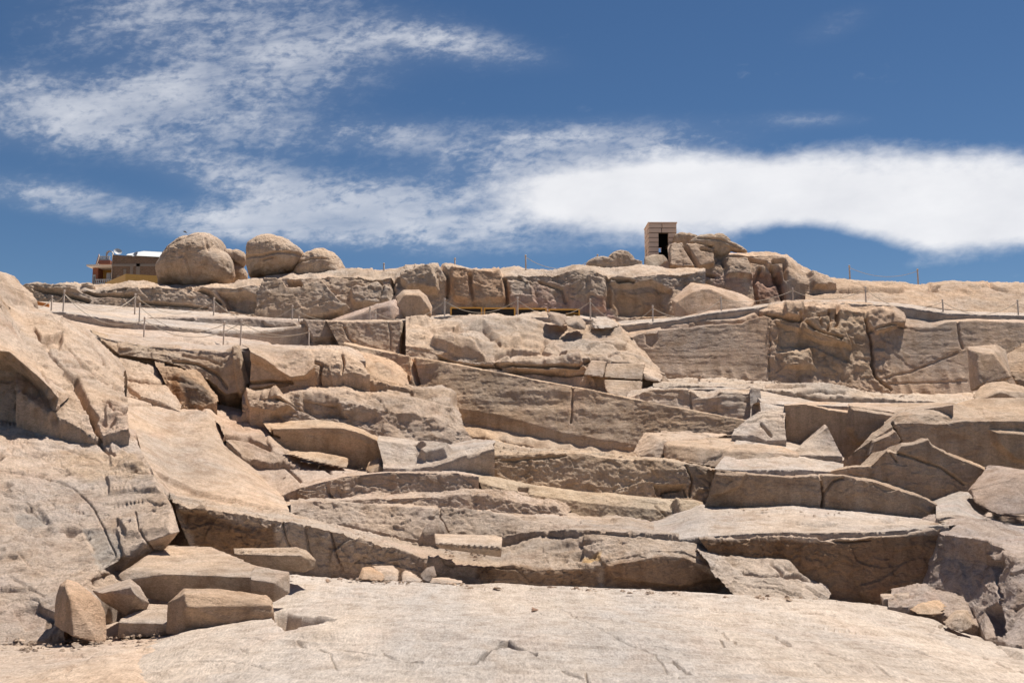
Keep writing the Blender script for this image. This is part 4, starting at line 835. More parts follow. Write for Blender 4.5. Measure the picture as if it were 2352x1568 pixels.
hull_rock('cut_block', 'squared block with a worked upper edge, nearest the camera', ["383,1384@19.05 422,1350@19.6 509,1350@19.8 612,1366@19.9 625,1379@19.6 424,1362@18.7 430,1392@18.5 626,1392@19.2 424,1378@18.6 508,1376@18.9 624,1388@19.2 632,1441@19.3 570,1446@19.05 421,1459@18.75 380,1456@19.0 400,1440@19.5 620,1440@20"], .3, .022, 63, tint=(.93, .81, .69))
hull_rock('low_block', 'low pale block between the grey block and the squared block', ["277,1420@19.4 344,1386@20.6 382,1387@20.6 400,1388@20.6 272,1428@19.2 400,1432@19.1 270,1466@19.3 360,1461@19.25 400,1461@19.3 280,1440@20.5 400,1440@20.8"], .3, .022, 64, tint=(.98, .94, .9))
hull_rock('slotted_block', 'block with a row of wedge slots under the dark front wall', ["535,1258@24.2 681,1255@24.4 704,1263@24.3 727,1286@24 722,1304@23.95 700,1313@23.8 596,1301@23.85 570,1295@23.9 537,1272@23.9 640,1275@23.5 690,1275@23.5 540,1262@25 690,1262@25"], .28, .025, 65, tint=(.98, .90, .8),
          cut=slots(545, 690, (1262, 1262), 23.9, 8))
hull_rock('small_wedge', 'small wedge of rock between the long slab and the dark wall', ["462,1288@23.4 512,1280@23.8 520,1283@23.7 519,1302@23 490,1297@23 465,1292@23.2 510,1290@24"], .3, .025, 66, tint=(.98, .9, .82))
hull_rock('wedge_marked_slab', 'thin slab with a row of wedge marks lying on the pale tread', ["997,1224@28.6 1136,1227@28.8 1154,1232@28.6 1151,1280@27.65 1007,1258@27.6 1000,1250@27.4 1152,1258@27.3 1008,1246@27.4 1154,1236@28.6 1000,1240@28.4"], .14, .03, 67, tint=(1.03, .98, .92),
          cut=slots(1005, 1150, (1249, 1255), 27.35, 11, .06, .08))
for i, (nm, lb, hh, tt) in enumerate([
    ('rubble_rock', 'orange-brown block at the left of the rubble by the slab', "822,1329@25.8 832,1302@26.4 850,1300@26.6 880,1317@26.3 886,1324@26 881,1335@25.6 830,1330@25.6 836,1312@25.9 850,1312@27", (1.05, .86, .68)),
    ('rubble_rock', 'white slab leaning behind the orange-brown block', "848,1297@26.9 902,1296@27 920,1310@26.8 915,1337@26 880,1335@26 900,1312@26.4 860,1310@26.6", (1.12, 1.05, .98)),
    ('rubble_rock', 'pointed pale rock in the middle of the rubble', "928,1304@26.8 945,1312@26.7 972,1330@26.2 975,1338@25.8 920,1337@25.7 921,1315@26.4 940,1325@25.9", (1.12, 1.05, .98)),
    ('rubble_rock', 'small dark grey standing stone in the rubble', "963,1320@26.6 979,1301@26.8 998,1298@26.8 1004,1322@26.5 986,1338@26 970,1330@26 988,1312@26.2", (.62, .60, .60)),
    ('rubble_rock', 'flat pale slab at the right end of the rubble', "988,1325@26.6 1028,1325@26.6 1070,1334@26.4 1068,1342@25.8 986,1339@25.7 1000,1328@25.9 1060,1336@26", (1.12, 1.04, .96)),
    ('pebble', 'small brown pebble left of the rubble', "745,1334@25.6 750,1326@25.8 758,1327@25.8 762,1335@25.5 752,1338@25.3", (.8, .66, .56)),
    ('pebble', 'bluish dark pebble alone on the pale slab', "1206,1366@24.6 1208,1358@24.9 1218,1359@24.9 1222,1366@24.6 1214,1370@24.2", (.28, .30, .34)),
    ('pebble', 'flat brown stone on the front slab', "1211,1402@20.6 1222,1393@21 1236,1392@21 1238,1400@20.6 1225,1404@20.3", (.62, .46, .38)),
    ('pebble', 'small pale stone on the ground at lower left', "40,1470@17.8 46,1464@18 56,1464@18 60,1472@17.7 50,1476@17.4", (1.1, 1, .9)),
    ('dark_rock', 'rock in the shade behind the tan boulder', "92,1450@20 110,1420@20.4 125,1418@20.6 160,1440@20 190,1470@19.3 150,1476@19.1 100,1475@19.4", (.6, .56, .54)),
    ('small_rock', 'small dark stone on the walkway slab beyond the wall', "2125,704@57 2132,699@57.3 2142,700@57.3 2142,707@57 2132,708@56.8", (.5, .42, .36))]):
    hull_rock(nm, lb, [hh], .4, .016 if nm == 'pebble' else .024, 80 + i, tint=tt)

# ================================================================== CHIPS AND GRAVEL
def chips(name, bands, tint):
    V, Fc = [], []
    base = [(-1, -.7, -.4), (.9, -.8, -.3), (1.1, .6, -.4), (-.8, .9, -.3), (-.5, -.5, .5), (.6, -.3, .7), (.2, .7, .5)]
    tri = [(0, 1, 5), (0, 5, 4), (1, 2, 5), (2, 6, 5), (2, 3, 6), (3, 4, 6), (3, 0, 4), (4, 5, 6), (0, 3, 2), (0, 2, 1)]
    for ra, rb, n, s0, s1 in bands:
        A = resample(parse(ra), 400); B = resample(parse(rb), 400)
        for _ in range(n):
            k = int(min(399, max(0, (rnd.random() if rnd.random() < .5 else (rnd.gauss(.5, .03) + rnd.choice([-.35, -.2, 0, .12, .3])) ) * 399))); q = rnd.random() ** 2
            p = PA(*[A[i][k] + (B[i][k] - A[i][k]) * q for i in range(3)])
            sz = s0 + (s1 - s0) * rnd.random() ** 3; c, sn = math.cos(rnd.random() * 6.3), math.sin(rnd.random() * 6.3); n0 = len(V)
            fl = rnd.uniform(.5, 1)
            for x, y, z in base:
                x, y, z = x * rnd.uniform(.7, 1.3), y * rnd.uniform(.7, 1.2), z * fl
                V.append((p[0] + (x * c - y * sn) * sz, p[1] + (x * sn + y * c) * sz, p[2] + z * sz + sz * .15))
            Fc += [(a + n0, b + n0, d + n0) for a, b, d in tri]
    o = link_mesh(name, V, Fc, ROCK, smooth=False, tint=np.array(tint)); tag(o, kind='stuff', label='scattered rock chips lying at the feet of the ledges', cat='gravel')
chips('rock_chips', [
    ("25.8: 668,1321 822,1330 1071,1343 1308,1348 1475,1356 1668,1365 1902,1375 2038,1391", "24.6: 668,1329 822,1338 1071,1350 1308,1356 1475,1363 1668,1372 1902,1385 2038,1400", 280, .012, .085),
    ("33: 1620,1169 1711,1169 1820,1165 1886,1170 1984,1182 2120,1196", "31.5: 1620,1190 1711,1188 1820,1186 1886,1190 1984,1195 2120,1200", 45, .015, .06),
    ("19.4: 0,1466 60,1470 140,1466 260,1460 380,1450", "17: 0,1500 60,1500 140,1496 260,1488 350,1476", 260, .008, .06),
    ("53.5: 1510,856 1655,868 1800,878 1984,910 2060,908 2230,903", "50: 1510,880 1655,880 1800,884 1905,882 2060,912 2230,918", 120, .04, .16),
    ("40.4: 1090,1012 1218,1029 1321,1038 1441,1046", "38.4: 1090,1034 1218,1042 1321,1041 1441,1054", 60, .02, .09),
    ("31: 700,1192 827,1221 956,1248 1141,1268 1364,1250", "29: 700,1203 827,1232 956,1270 1141,1290 1364,1290", 120, .015, .08),
    ("63: 500,718 604,729 750,736 904,736 1030,723", "60: 500,722 604,731 750,737 904,737 1030,724", 60, .05, .2),
    ("40: 560,1046 650,1050 750,1066 900,1076", "36.5: 565,1090 640,1098 740,1090 880,1080", 50, .02, .09)], (.96, .88, .8))

# ================================================================== STONE HUT
def box_bm(bm, lo, hi, rot=None):
    vs = [bm.verts.new(((lo[0], hi[0])[i & 1], (lo[1], hi[1])[i >> 1 & 1], (lo[2], hi[2])[i >> 2 & 1])) for i in range(8)]
    for f in ((0, 2, 3, 1), (4, 5, 7, 6), (0, 1, 5, 4), (2, 6, 7, 3), (0, 4, 6, 2), (1, 3, 7, 5)): bm.faces.new([vs[i] for i in f])
    return vs
def obj_bm(name, bm, mat, parent=None, bevel=0, smooth=False):
    bmesh.ops.recalc_face_normals(bm, faces=bm.faces)
    if bevel: bmesh.ops.bevel(bm, geom=bm.edges[:], offset=bevel, segments=1, affect='EDGES')
    me = bpy.data.meshes.new(name); bm.to_mesh(me); bm.free(); me.materials.append(mat)
    if smooth: me.polygons.foreach_set("use_smooth", [True] * len(me.polygons))
    o = bpy.data.objects.new(name, me); scene.collection.objects.link(o)
    if parent: o.parent = parent
    return o
def empty(name, loc, label, cat, group=None):
    o = bpy.data.objects.new(name, None); scene.collection.objects.link(o); o.location = loc
    return tag(o, label, cat, group)
def hut():
    d = 74.0
    A = P(1490.5, 600, d); B = P(1556, 600, d); T = P(1490.5, 513, d)
    w = B.x - A.x; h = T.z - A.z; dep = 2.3
    root = empty('stone_hut', A, 'small block-built stone hut with a dark doorway on the ridge', 'hut')
    m, nt, b = node_mat('hut_blocks'); N = nt.nodes.new; L = nt.links.new
    tc = N('ShaderNodeTexCoord'); n = N('ShaderNodeTexNoise'); n.inputs['Scale'].default_value = 2.5; n.inputs['Detail'].default_value = 6; L(tc.outputs['Object'], n.inputs['Vector'])
    x = N('ShaderNodeMix'); x.data_type = 'RGBA'; L(n.outputs['Fac'], x.inputs[0]); x.inputs[6].default_value = (.82, .58, .43, 1); x.inputs[7].default_value = (.78, .62, .48, 1)
    L(x.outputs[2], b.inputs['Base Color']); b.inputs['Roughness'].default_value = .9
    dark = plain('hut_dark_mortar', (.10, .07, .05))  # dark mortar of the block joints
    dx0, dx1 = w * (1541.5 - 1516) / 65.5 * 0 + w * .362, w * .69       # doorway
    dz1 = h * .665
    bm = bmesh.new(); courses = 8; ch = h / courses; g = .05
    r = random.Random(2)
    def row(x0, x1, y0, y1, z0, z1, n_):
        cuts = [0] + sorted(r.uniform(.2, .8) for _ in range(n_ - 1)) + [1]
        for a, c in zip(cuts[:-1], cuts[1:]):
            j = r.uniform(-.012, .012)
            box_bm(bm, (x0 + (x1 - x0) * a + g / 2, y0 + j, z0 + g / 2), (x0 + (x1 - x0) * c - g / 2, y1, z1 - g / 2))
    t = .35
    for k in range(courses):
        z0, z1 = k * ch, (k + 1) * ch
        if z0 < dz1 - .05:
            row(0, dx0, 0, t, z0, z1, 1); row(dx1, w, 0, t, z0, z1, 1)
        else: row(0, w, 0, t, z0, z1, 2)
        # left wall (small slit window), right wall, back wall with its window
        j = r.uniform(-.012, .012)
        def side(xa, xb):
            if 2 <= k <= 3 and xa < 1: 
                box_bm(bm, (xa + j, t + g, z0 + g / 2), (xb, dep * .55, z1 - g / 2)); box_bm(bm, (xa + j, dep * .72, z0 + g / 2), (xb, dep - t - g, z1 - g / 2))
            else: box_bm(bm, (xa + j, t + g, z0 + g / 2), (xb, dep - t - g, z1 - g / 2))
        side(0, t); side(w - t, w)
        if k == 3:
            box_bm(bm, (0, dep - t, z0 + g / 2), (w * .42, dep, z1 - g / 2)); box_bm(bm, (w * .58, dep - t, z0 + g / 2), (w, dep, z1 - g / 2))
        else: box_bm(bm, (0, dep - t, z0 + g / 2), (w, dep, z1 - g / 2))
    obj_bm('wall', bm, m, root, .008)
    bm = bmesh.new()                                 # mortar core just inside the blocks
    for k in range(1, courses):
        z = k * ch
        if z < dz1 - .05: box_bm(bm, (.03, .03, z - .02), (dx0 - .03, t - .03, z + .02))
        else: box_bm(bm, (.03, .03, z - .02), (w - .03, t - .03, z + .02))
        box_bm(bm, (.03, t, z - .02), (t - .03, dep - .03, z + .02))
    obj_bm('mortar', bm, dark, root)
    shade_dark = plain('doorway_shade', (.022, .018, .015))  # near-black lining added inside, painting deep shade into the doorway
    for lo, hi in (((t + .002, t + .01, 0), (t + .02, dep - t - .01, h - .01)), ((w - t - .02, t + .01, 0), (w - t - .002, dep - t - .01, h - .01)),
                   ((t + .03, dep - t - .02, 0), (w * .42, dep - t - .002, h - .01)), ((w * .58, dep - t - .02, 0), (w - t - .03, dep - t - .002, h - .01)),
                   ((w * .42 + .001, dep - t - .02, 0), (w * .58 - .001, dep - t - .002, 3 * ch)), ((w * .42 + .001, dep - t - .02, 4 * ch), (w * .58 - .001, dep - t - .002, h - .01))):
        bm = bmesh.new(); box_bm(bm, lo, hi); obj_bm('shade_lining', bm, shade_dark, root)
    bm = bmesh.new(); box_bm(bm, (t + .03, t + .02, .0), (w - t - .03, dep - t - .03, .03)); obj_bm('floor', bm, shade_dark, root)
    bm = bmesh.new(); box_bm(bm, (-.03, -.03, h), (w + .03, dep + .03, h + .10)); obj_bm('roof', bm, m, root, .01)
    bm = bmesh.new(); box_bm(bm, (-.05, .02, -.8), (w + .05, dep, 0)); obj_bm('base', bm, m, root)
hut()

# ================================================================== HOUSE beyond the ridge
def house():
    d = 112.0; s = d / F
    def L_(x, y): q = P(x, y, d); return q.x - O.x, q.z - O.z
    O = P(258, 665, d)
    root = empty('village_house', O, 'part-painted house with balconies showing over the ridge at left', 'house')
    cream = plain('cream_render', (.85, .74, .62)); red = plain('red_render', (.30, .115, .07)); white = plain('white_paint', (.56, .55, .53), var=.08)
    ochre = plain('ochre_render', (.62, .36, .10)); dark = plain('dark_opening', (.04, .035, .03))
    conc = plain('bare_concrete', (.30, .25, .20)); metal = plain('grey_metal', (.5, .5, .5), .5)
    # rubble brick material
    bk, nt, b = node_mat('rough_brick'); N = nt.nodes.new; K = nt.links.new
    tc = N('ShaderNodeTexCoord'); mp = N('ShaderNodeMapping'); mp.inputs['Rotation'].default_value = (math.pi / 2, 0, 0); K(tc.outputs['Object'], mp.inputs[0])
    br = N('ShaderNodeTexBrick'); br.inputs['Scale'].default_value = 1.6; br.inputs['Color1'].default_value = (.26, .15, .09, 1); br.inputs['Color2'].default_value = (.15, .095, .06, 1); br.inputs['Mortar'].default_value = (.34, .27, .2, 1)
    br.inputs['Mortar Size'].default_value = .03; br.inputs['Brick Width'].default_value = .6; br.inputs['Row Height'].default_value = .28; K(mp.outputs[0], br.inputs['Vector'])
    ns = N('ShaderNodeTexNoise'); ns.inputs['Scale'].default_value = 3; ns.inputs['Detail'].default_value = 8; K(tc.outputs['Object'], ns.inputs['Vector'])
    mx = N('ShaderNodeMix'); mx.data_type = 'RGBA'; mx.inputs[0].default_value = .5; K(br.outputs[0], mx.inputs[6])
    cr = N('ShaderNodeMix'); cr.data_type = 'RGBA'; K(ns.outputs['Fac'], cr.inputs[0]); cr.inputs[6].default_value = (.07, .045, .03, 1); cr.inputs[7].default_value = (.36, .23, .15, 1)
    K(cr.outputs[2], mx.inputs[7]); K(mx.outputs[2], b.inputs['Base Color']); b.inputs['Roughness'].default_value = .95
    bp = N('ShaderNodeBump'); bp.inputs['Strength'].default_value = .8; K(ns.outputs['Fac'], bp.inputs['Height']); K(bp.outputs[0], b.inputs['Normal'])
    def bx(bm, x0, y0, x1, y1, f, k):               # box from picture corners, f = front offset, k = depth
        a = L_(x0, y1); c = L_(x1, y0); box_bm(bm, (a[0], f, a[1]), (c[0], f + k, c[1]))
    
    for (a, b_, c, e) in ((258, 606, 375, 612), (312, 606, 322, 645), (298, 612, 306, 645), (283, 618, 290, 645), (258, 640, 268, 665), (268, 632, 275, 665)):
        bm = bmesh.new(); bx(bm, a, b_, c, e, -.05, .1); obj_bm('concrete_strip', bm, conc, root)
    bm = bmesh.new(); bx(bm, 213, 600, 258, 665, 2.2, 4.8); obj_bm('front_wall', bm, ochre, root)
    bm = bmesh.new(); bx(bm, 204, 610, 219, 665, .8, 5.5); obj_bm('red_wall', bm, red, root)
    bm = bmesh.new(); bx(bm, 206, 628, 213, 660, .74, .1); w = obj_bm('arched_window', bm, white, root)
    bm = bmesh.new(); bx(bm, 208, 632, 211, 658, .70, .05); obj_bm('pane', bm, dark, w)
    def side():
        bm = bmesh.new(); prism(bm, [(258, 585), (375, 593), (420, 596), (420, 665), (258, 665)], [0] * 5, [7] * 5); obj_bm('side_wall', bm, bk, root)
    # upper slab and parapet, slanting away to the left
    def prism(bm, pts, f0, f1):
        n = len(pts); A = [bm.verts.new((L_(x, y)[0], f0[i], L_(x, y)[1])) for i, (x, y) in enumerate(pts)]
        B = [bm.verts.new((L_(x, y)[0], f1[i], L_(x, y)[1])) for i, (x, y) in enumerate(pts)]
        bm.faces.new(A); bm.faces.new(B[::-1])
        for i in range(n): bm.faces.new((A[i], B[i], B[(i + 1) % n], A[(i + 1) % n]))
    side()
    bm = bmesh.new(); prism(bm, [(197, 606), (232, 586), (232, 602), (197, 620)], [2.5, -.6, -.6, 2.5], [2.7, -.4, -.4, 2.7]); pa = obj_bm('parapet', bm, cream, root)
    for (q0, q1) in ((0, .22), (.78, 1.0)):
        bm = bmesh.new(); y = lambda x, q: (606 - 20 * (x - 197) / 35) + q * 16
        prism(bm, [(196.5, y(197, q0)), (232.5, y(232, q0)), (232.5, y(232, q1)), (196.5, y(197, q1))], [2.42, -.68, -.68, 2.42], [2.5, -.6, -.6, 2.5]); obj_bm('red_band', bm, red, pa)
    bm = bmesh.new(); bx(bm, 231, 600, 258, 608, -.6, 3); obj_bm('upper_slab', bm, red, root)
    bm = bmesh.new(); bx(bm, 200, 608, 258, 612, -.2, 3.5); obj_bm('ceiling_slab', bm, cream, root)
    def balustrade(x0, x1, y0, y1, n, f):
        bm = bmesh.new(); bx(bm, x0, y0, x1, y0 + 1.6, f, .2); bx(bm, x0, y1 - 1.6, x1, y1, f, .2); o = obj_bm('balcony_rail', bm, white, root)
        for k in range(n):
            xc = x0 + (x1 - x0) * (k + .5) / n; c0 = L_(xc, y1 - 1); c1 = L_(xc, y0 + 1)
            bm = bmesh.new()
            prof = [(0, .05), (.15, .09), (.35, .11), (.6, .06), (.85, .08), (1, .05)]; rings = []
            for t, r in prof:
                z = c0[1] + (c1[1] - c0[1]) * t
                rings.append([bm.verts.new((c0[0] + r * math.cos(a), f + .1 + r * math.sin(a), z)) for a in [i * math.pi / 4 for i in range(8)]])
            for a, b2 in zip(rings[:-1], rings[1:]):
                for i in range(8): bm.faces.new((a[i], a[(i + 1) % 8], b2[(i + 1) % 8], b2[i]))
            obj_bm('baluster', bm, white, o, smooth=True)
    balustrade(231, 256, 590, 600, 6, -.5)
    balustrade(221, 257, 642, 657, 8, -.3)
    bm = bmesh.new(); bx(bm, 221, 657, 258, 661, -.4, 3); obj_bm('balcony_floor', bm, white, root)
    bm = bmesh.new(); bx(bm, 234, 622, 249, 637, 1.2, .6); ac = obj_bm('air_conditioner', bm, white, root, .03)
    bm = bmesh.new(); bx(bm, 237, 624, 244, 635, 1.15, .05); obj_bm('fan_grille', bm, metal, ac)
    bm = bmesh.new(); bx(bm, 255, 584, 259, 665, -.1, .4); obj_bm('corner_column', bm, cream, root)
    # rooftop arch
    bm = bmesh.new(); c = L_(250, 583); R0, R1 = 8.5 * s, 6.9 * s
    for k in range(16):
        a0, a1 = math.pi * k / 16, math.pi * (k + 1) / 16
        q = [(R1, a0), (R0, a0), (R0, a1), (R1, a1)]
        A = [bm.verts.new((c[0] + r * math.cos(a), .1, c[1] + r * math.sin(a))) for r, a in q]; B = [bm.verts.new((v.co.x, .5, v.co.z)) for v in A]
        bm.faces.new(A); bm.faces.new(B[::-1])
        for i in range(4): bm.faces.new((A[i], B[i], B[(i + 1) % 4], A[(i + 1) % 4]))
    bx(bm, 241.5, 582, 243.2, 600, .1, .4); bx(bm, 256.8, 582, 258.5, 600, .1, .4); obj_bm('roof_arch', bm, white, root)
    # white roof room
    bm = bmesh.new(); prism(bm, [(282, 577), (293, 556), (300, 556), (400, 562), (400, 588), (282, 582)], [1.5, 5, 5, 5, 1, 1], [8] * 6); obj_bm('roof_room', bm, white, root)
    # satellite dishes
    for (x, y, r, tx) in ((263, 577, .45, .5), (306, 583, .40, -.6)):
        bm = bmesh.new(); c = L_(x, y); rings = []
        for i in range(5):
            rr = r * i / 4 + .001; rings.append([bm.verts.new((rr * math.cos(a), -.5 * (rr * rr) / r, rr * math.sin(a))) for a in [k * math.pi / 8 for k in range(16)]])
        for a, b2 in zip(rings[:-1], rings[1:]):
            for i in range(16): bm.faces.new((a[i], a[(i + 1) % 16], b2[(i + 1) % 16], b2[i]))
        bmesh.ops.rotate(bm, verts=bm.verts, cent=(0, 0, 0), matrix=__import__('mathutils').Matrix.Rotation(tx, 3, 'Z') @ __import__('mathutils').Matrix.Rotation(-.6, 3, 'X'))
        bmesh.ops.translate(bm, verts=bm.verts, vec=(c[0], .9, c[1]))
        box_bm(bm, (c[0] - .03, .95, c[1] - .9), (c[0] + .03, 1.01, c[1])); obj_bm('satellite_dish', bm, metal, root)
    # ochre garden wall, its own thing
    O2 = P(290, 655, 100); r2 = empty('garden_wall', O2, 'ochre painted wall in front of the house on the ridge', 'wall')
    bm = bmesh.new()
    def q(x, y, d_): v = P(x, y, d_) - O2; return bm.verts.new(v)
    a = [q(288, 629, 100), q(420, 636, 99), q(420, 665, 99), q(288, 665, 100), q(240, 650, 112), q(240, 672, 112)]
    bm.faces.new((a[0], a[1], a[2], a[3])); bm.faces.new((a[4], a[0], a[3], a[5]))
    ex = bmesh.ops.extrude_face_region(bm, geom=bm.faces[:]); bmesh.ops.translate(bm, verts=[g for g in ex['geom'] if isinstance(g, bmesh.types.BMVert)], vec=(.0, .3, 0))
    obj_bm('wall_panel', bm, ochre, r2)
house()

# ================================================================== ROPE FENCES
WOOD = plain('weathered_post', (.60, .50, .41), .85, .25, 12, bump=.3); ROPE = plain('old_rope', (.50, .42, .33), .9, .2, 30)
# x, y top, y foot, depth
POSTS = [(52.7, 674, 712, 50.5, 'far left post beside the orange beam'), (117.4, 679, 715, 52, 'second post from the left, on pale ground'),
         (144, 666, 722, 51, 'tall post at the left where the fence turns'), (309.6, 674, 708, 59, 'post against the ridge foot left of centre'),
         (320, 696, 740, 51.5, 'middle of three posts stepping down the left slab'), (330, 727, 772, 48.2, 'lowest of three posts stepping down the left slab'),
         (490.5, 683, 723, 60, 'post before the grey band under the largest boulder'), (513, 737, 781, 48.8, 'left of two close posts on the pale left slab'),
         (552, 733, 783, 47.8, 'right of two close posts on the pale left slab'), (670.7, 701, 736, 58, 'post before the smooth ridge panel'),
         (687, 727, 737, 57.5, 'short stub of a post beyond the smooth-panel post'), (709.5, 754, 802, 46.5, 'post at the end of the left slab, nearest the rough blocks'),
         (848.5, 704, 738, 57.5, 'post before the leaning pale slab'), (862.6, 714, 738, 57.5, 'shorter post just right of the leaning-slab post'),
         (1020.6, 685, 725, 58.5, 'post left of the yellow-framed openings'), (1189, 682, 721, 58, 'post standing before the yellow-framed openings'),
         (1356.5, 686, 726, 58, 'post right of the yellow-framed openings'), (1499.5, 701, 737, 57.5, 'post left of the peaked terrace block'),
         (1657.3, 682, 714, 58.5, 'post in front of the peaked terrace block'), (1822, 661, 694, 60.5, 'post before the reddish outcrop'),
         (1989, 658, 695, 60, 'post on the dressed wall crest, right of the outcrop'), (2167, 687, 722, 58.5, 'last post but one at right on the lower walkway'),
         (2339.6, 688, 725, 58, 'post at the right edge on the lower walkway'),
         (882, 604, 622, 68, 'short post on the skyline left of the ridge wall hump'), (1045, 592, 613, 68, 'lone skyline post above the ridge wall'),
         (1208, 585, 616, 68, 'skyline post at the left end of the ridge rope'), (1372, 584, 605, 70, 'skyline post behind the flat ridge rock'),
         (1952.6, 609, 641, 76, 'skyline post right of the outcrop'), (2109, 617, 650, 76, 'skyline post furthest to the right')]
PT = []
for i, (x, y0, y1, d, lb) in enumerate(POSTS):
    top = P(x, y0, d); bot = P(x, y1, d); h = top.z - bot.z + .5; r = 2.9 * d / F * .5 * 1.25
    if x in (1822,): r *= .8
    bm = bmesh.new(); rings = []
    lean = rnd.uniform(-.02, .02)
    prof = [(0, 1.12), (.25, 1.02), (.55, 1.0), (.86, .96), (.87, .8), (.9, .8), (.91, 1.18), (.985, 1.15), (1, .85)]
    for t, k in prof:
        rings.append([bm.verts.new((r * k * math.cos(a) + lean * t * h, r * k * math.sin(a), t * h)) for a in [j * math.pi / 5 for j in range(10)]])
    for a, b in zip(rings[:-1], rings[1:]):
        for j in range(10): bm.faces.new((a[j], a[(j + 1) % 10], b[(j + 1) % 10], b[j]))
    bm.faces.new(rings[-1]); bm.faces.new(rings[0][::-1])
    o = obj_bm('rope_post', bm, WOOD, smooth=True); o.location = (bot.x, bot.y, bot.z - .5)
    tag(o, 'wooden rope-fence post, ' + lb, 'post', 'posts of the rope fences')
    PT.append(Vector((bot.x + lean * h * .88, bot.y, bot.z - .5 + h * .885)))
def rope(a, b, sag, label, rad=.017, nm='rope'):
    pts = []
    n = 24
    for k in range(n + 1):
        t = k / n; p = a.lerp(b, t); p = Vector(p); p.z -= sag * 4 * t * (1 - t); pts.append(p)
    bm = bmesh.new(); rings = []
    for k, p in enumerate(pts):
        tg = (pts[min(n, k + 1)] - pts[max(0, k - 1)]).normalized(); u = tg.cross(Vector((0, 0, 1))).normalized(); w = u.cross(tg)
        rings.append([bm.verts.new(p - a + (u * math.cos(j * math.pi / 3) + w * math.sin(j * math.pi / 3)) * rad) for j in range(6)])
    for r0, r1 in zip(rings[:-1], rings[1:]):
        for j in range(6): bm.faces.new((r0[j], r0[(j + 1) % 6], r1[(j + 1) % 6], r1[j]))
    o = obj_bm(nm, bm, ROPE, smooth=True); o.location = a
    return tag(o, label, 'rope', 'ropes of the rope fences')
RP = [(2, 3, .9, 'slack rope from the turning post to the ridge-foot post'), (3, 6, .9, 'rope from the ridge-foot post towards the big boulder'), (6, 9, 1.0, 'rope crossing before the smooth ridge panel, left part'),
      (9, 12, .7, 'rope running down to the leaning pale slab'), (12, 14, .85, 'rope before the round terrace boulder'), (14, 15, .7, 'rope hanging before the yellow-framed openings, left part'),
      (15, 16, .85, 'rope hanging before the yellow-framed openings, right part'), (16, 17, 1.0, 'rope before the dark rough wall right of the openings'), (17, 18, .75, 'rope before the peaked terrace block'),
      (18, 19, .35, 'nearly straight rope to the outcrop post'), (19, 20, .55, 'rope before the foot of the reddish outcrop'), (20, 21, .75, 'sagging rope above the dressed wall crest'),
      (21, 22, .7, 'last rope on the lower walkway at right'), (25, 26, .85, 'rope against the sky left of the flat ridge rock'), (27, 28, .55, 'rope against the sky at far right'),
      (2, 5, .75, 'thin dark rope swinging down to the lowest slab post'), (4, 7, .75, 'upper of two ropes across the grey band'), (5, 8, .75, 'lower of two ropes across the grey band'),
      (7, 11, .4, 'upper rope to the last slab post'), (8, 11, .35, 'lower rope to the last slab post'), (0, 1, .5, 'short rope beside the orange beam'), (1, 2, .25, 'short rope between the second and turning posts')]
for a, b, s, lb in RP: rope(PT[a], PT[b], s, lb)

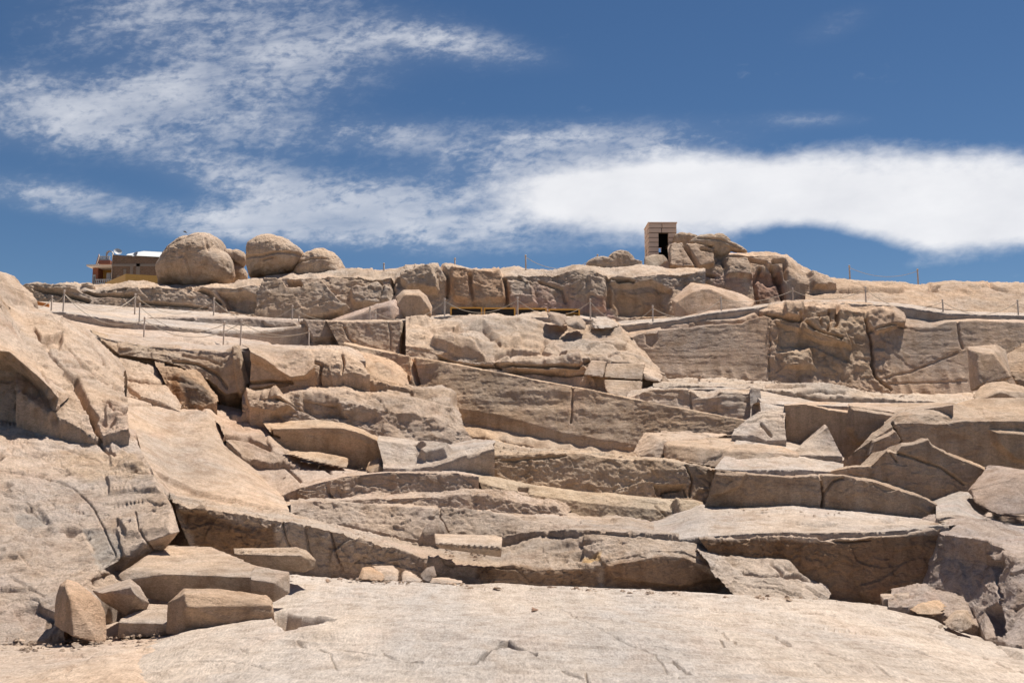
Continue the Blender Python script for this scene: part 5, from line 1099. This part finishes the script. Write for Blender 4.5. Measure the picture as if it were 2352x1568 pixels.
# yellow-framed openings below the ridge wall
YEL = plain('yellow_painted_metal', (.72, .37, .07), .5, .12); BLK = plain('opening_shade', (.02, .016, .013), .9)
for k, (x0, x1, y0, lb) in enumerate([(1034, 1108, 705, 'yellow metal frame around a dark opening, leftmost of four'), (1111, 1184, 706, 'yellow metal frame left of the rope post before the openings'),
                                (1188, 1256, 707, 'yellow metal frame right of the rope post before the openings'), (1260, 1332, 709, 'yellow metal frame around a dark opening, rightmost of four')]):
    d = 59.5; O = P(x0, 732, d); r = empty('opening_frame', O, lb, 'metal frame', 'yellow frames in a row')
    a = P(x1, y0, d) - O; W, Hh = a.x, a.z; t = .085
    bm = bmesh.new(); box_bm(bm, (0, 0, Hh - t), (W, .12, Hh)); obj_bm('top_rail', bm, YEL, r)
    for xx in (0, W - t):
        bm = bmesh.new(); box_bm(bm, (xx, 0, 0), (xx + t, .12, Hh - t)); obj_bm('side_post', bm, YEL, r)
    bm = bmesh.new(); box_bm(bm, (t, .06, 0), (W - t, .09, Hh - t)); obj_bm('shade_panel', bm, BLK, r)  # added black panel standing in for the shade inside the opening
    if k == 3:
        for z in (.25, .38):
            bm = bmesh.new(); box_bm(bm, (W * .55, .0, Hh - z - .03), (W - t, .04, Hh - z)); obj_bm('slat', bm, YEL, r)
# orange beam, far left
A = P(40, 686, 53); B = P(112, 700, 53.5)
bm = bmesh.new()
u = (B - A)
for (t0, t1) in ((0, 1),):
    for z, y in ((0, 0), (.2, 0), (.2, .12), (0, .12)): pass
vsA = [bm.verts.new(Vector((0, y, z))) for z, y in ((-.12, 0), (.08, 0), (.08, .1), (-.12, .1))]
vsB = [bm.verts.new(u + Vector((0, y, z))) for z, y in ((-.12, 0), (.06, 0), (.06, .1), (-.12, .1))]
bm.faces.new(vsA); bm.faces.new(vsB[::-1])
for i in range(4): bm.faces.new((vsA[i], vsB[i], vsB[(i + 1) % 4], vsA[(i + 1) % 4]))
o = obj_bm('plank', bm, plain('orange_wood', (.55, .20, .05)), bevel=.01); o.location = A
tag(o, 'orange wooden plank lying at the far left behind the first posts', 'plank')
# bird
bm = bmesh.new(); c = P(425, 533, 60)
body = [(-.22, .0), (-.14, .035), (0, .05), (.13, .04), (.2, .025), (.25, .0)]
rings = [[bm.verts.new((x, r * math.cos(a), r * math.sin(a))) for a in [j * math.pi / 4 for j in range(8)]] for x, r in body]
for a, b in zip(rings[:-1], rings[1:]):
    for j in range(8):
        try: bm.faces.new((a[j], a[(j + 1) % 8], b[(j + 1) % 8], b[j]))
        except ValueError: pass
for s in (-1, 1):
    w = [(.1, 0, .02), (-.05, 0, .02), (-.12, .28 * s, .10), (-.10, .5 * s, .06), (-.02, .48 * s, .07), (.06, .26 * s, .11)]
    A_ = [bm.verts.new(p) for p in w]; B_ = [bm.verts.new((p[0], p[1], p[2] - .012)) for p in w]
    bm.faces.new(A_); bm.faces.new(B_[::-1])
    for i in range(6): bm.faces.new((A_[i], B_[i], B_[(i + 1) % 6], A_[(i + 1) % 6]))
o = obj_bm('bird', bm, plain('dark_feathers', (.06, .05, .05)), smooth=True); o.location = c; o.rotation_euler = (.3, .25, .5); o.scale = (.6, .6, .6)
tag(o, 'small dark bird gliding in the sky left of centre', 'bird')
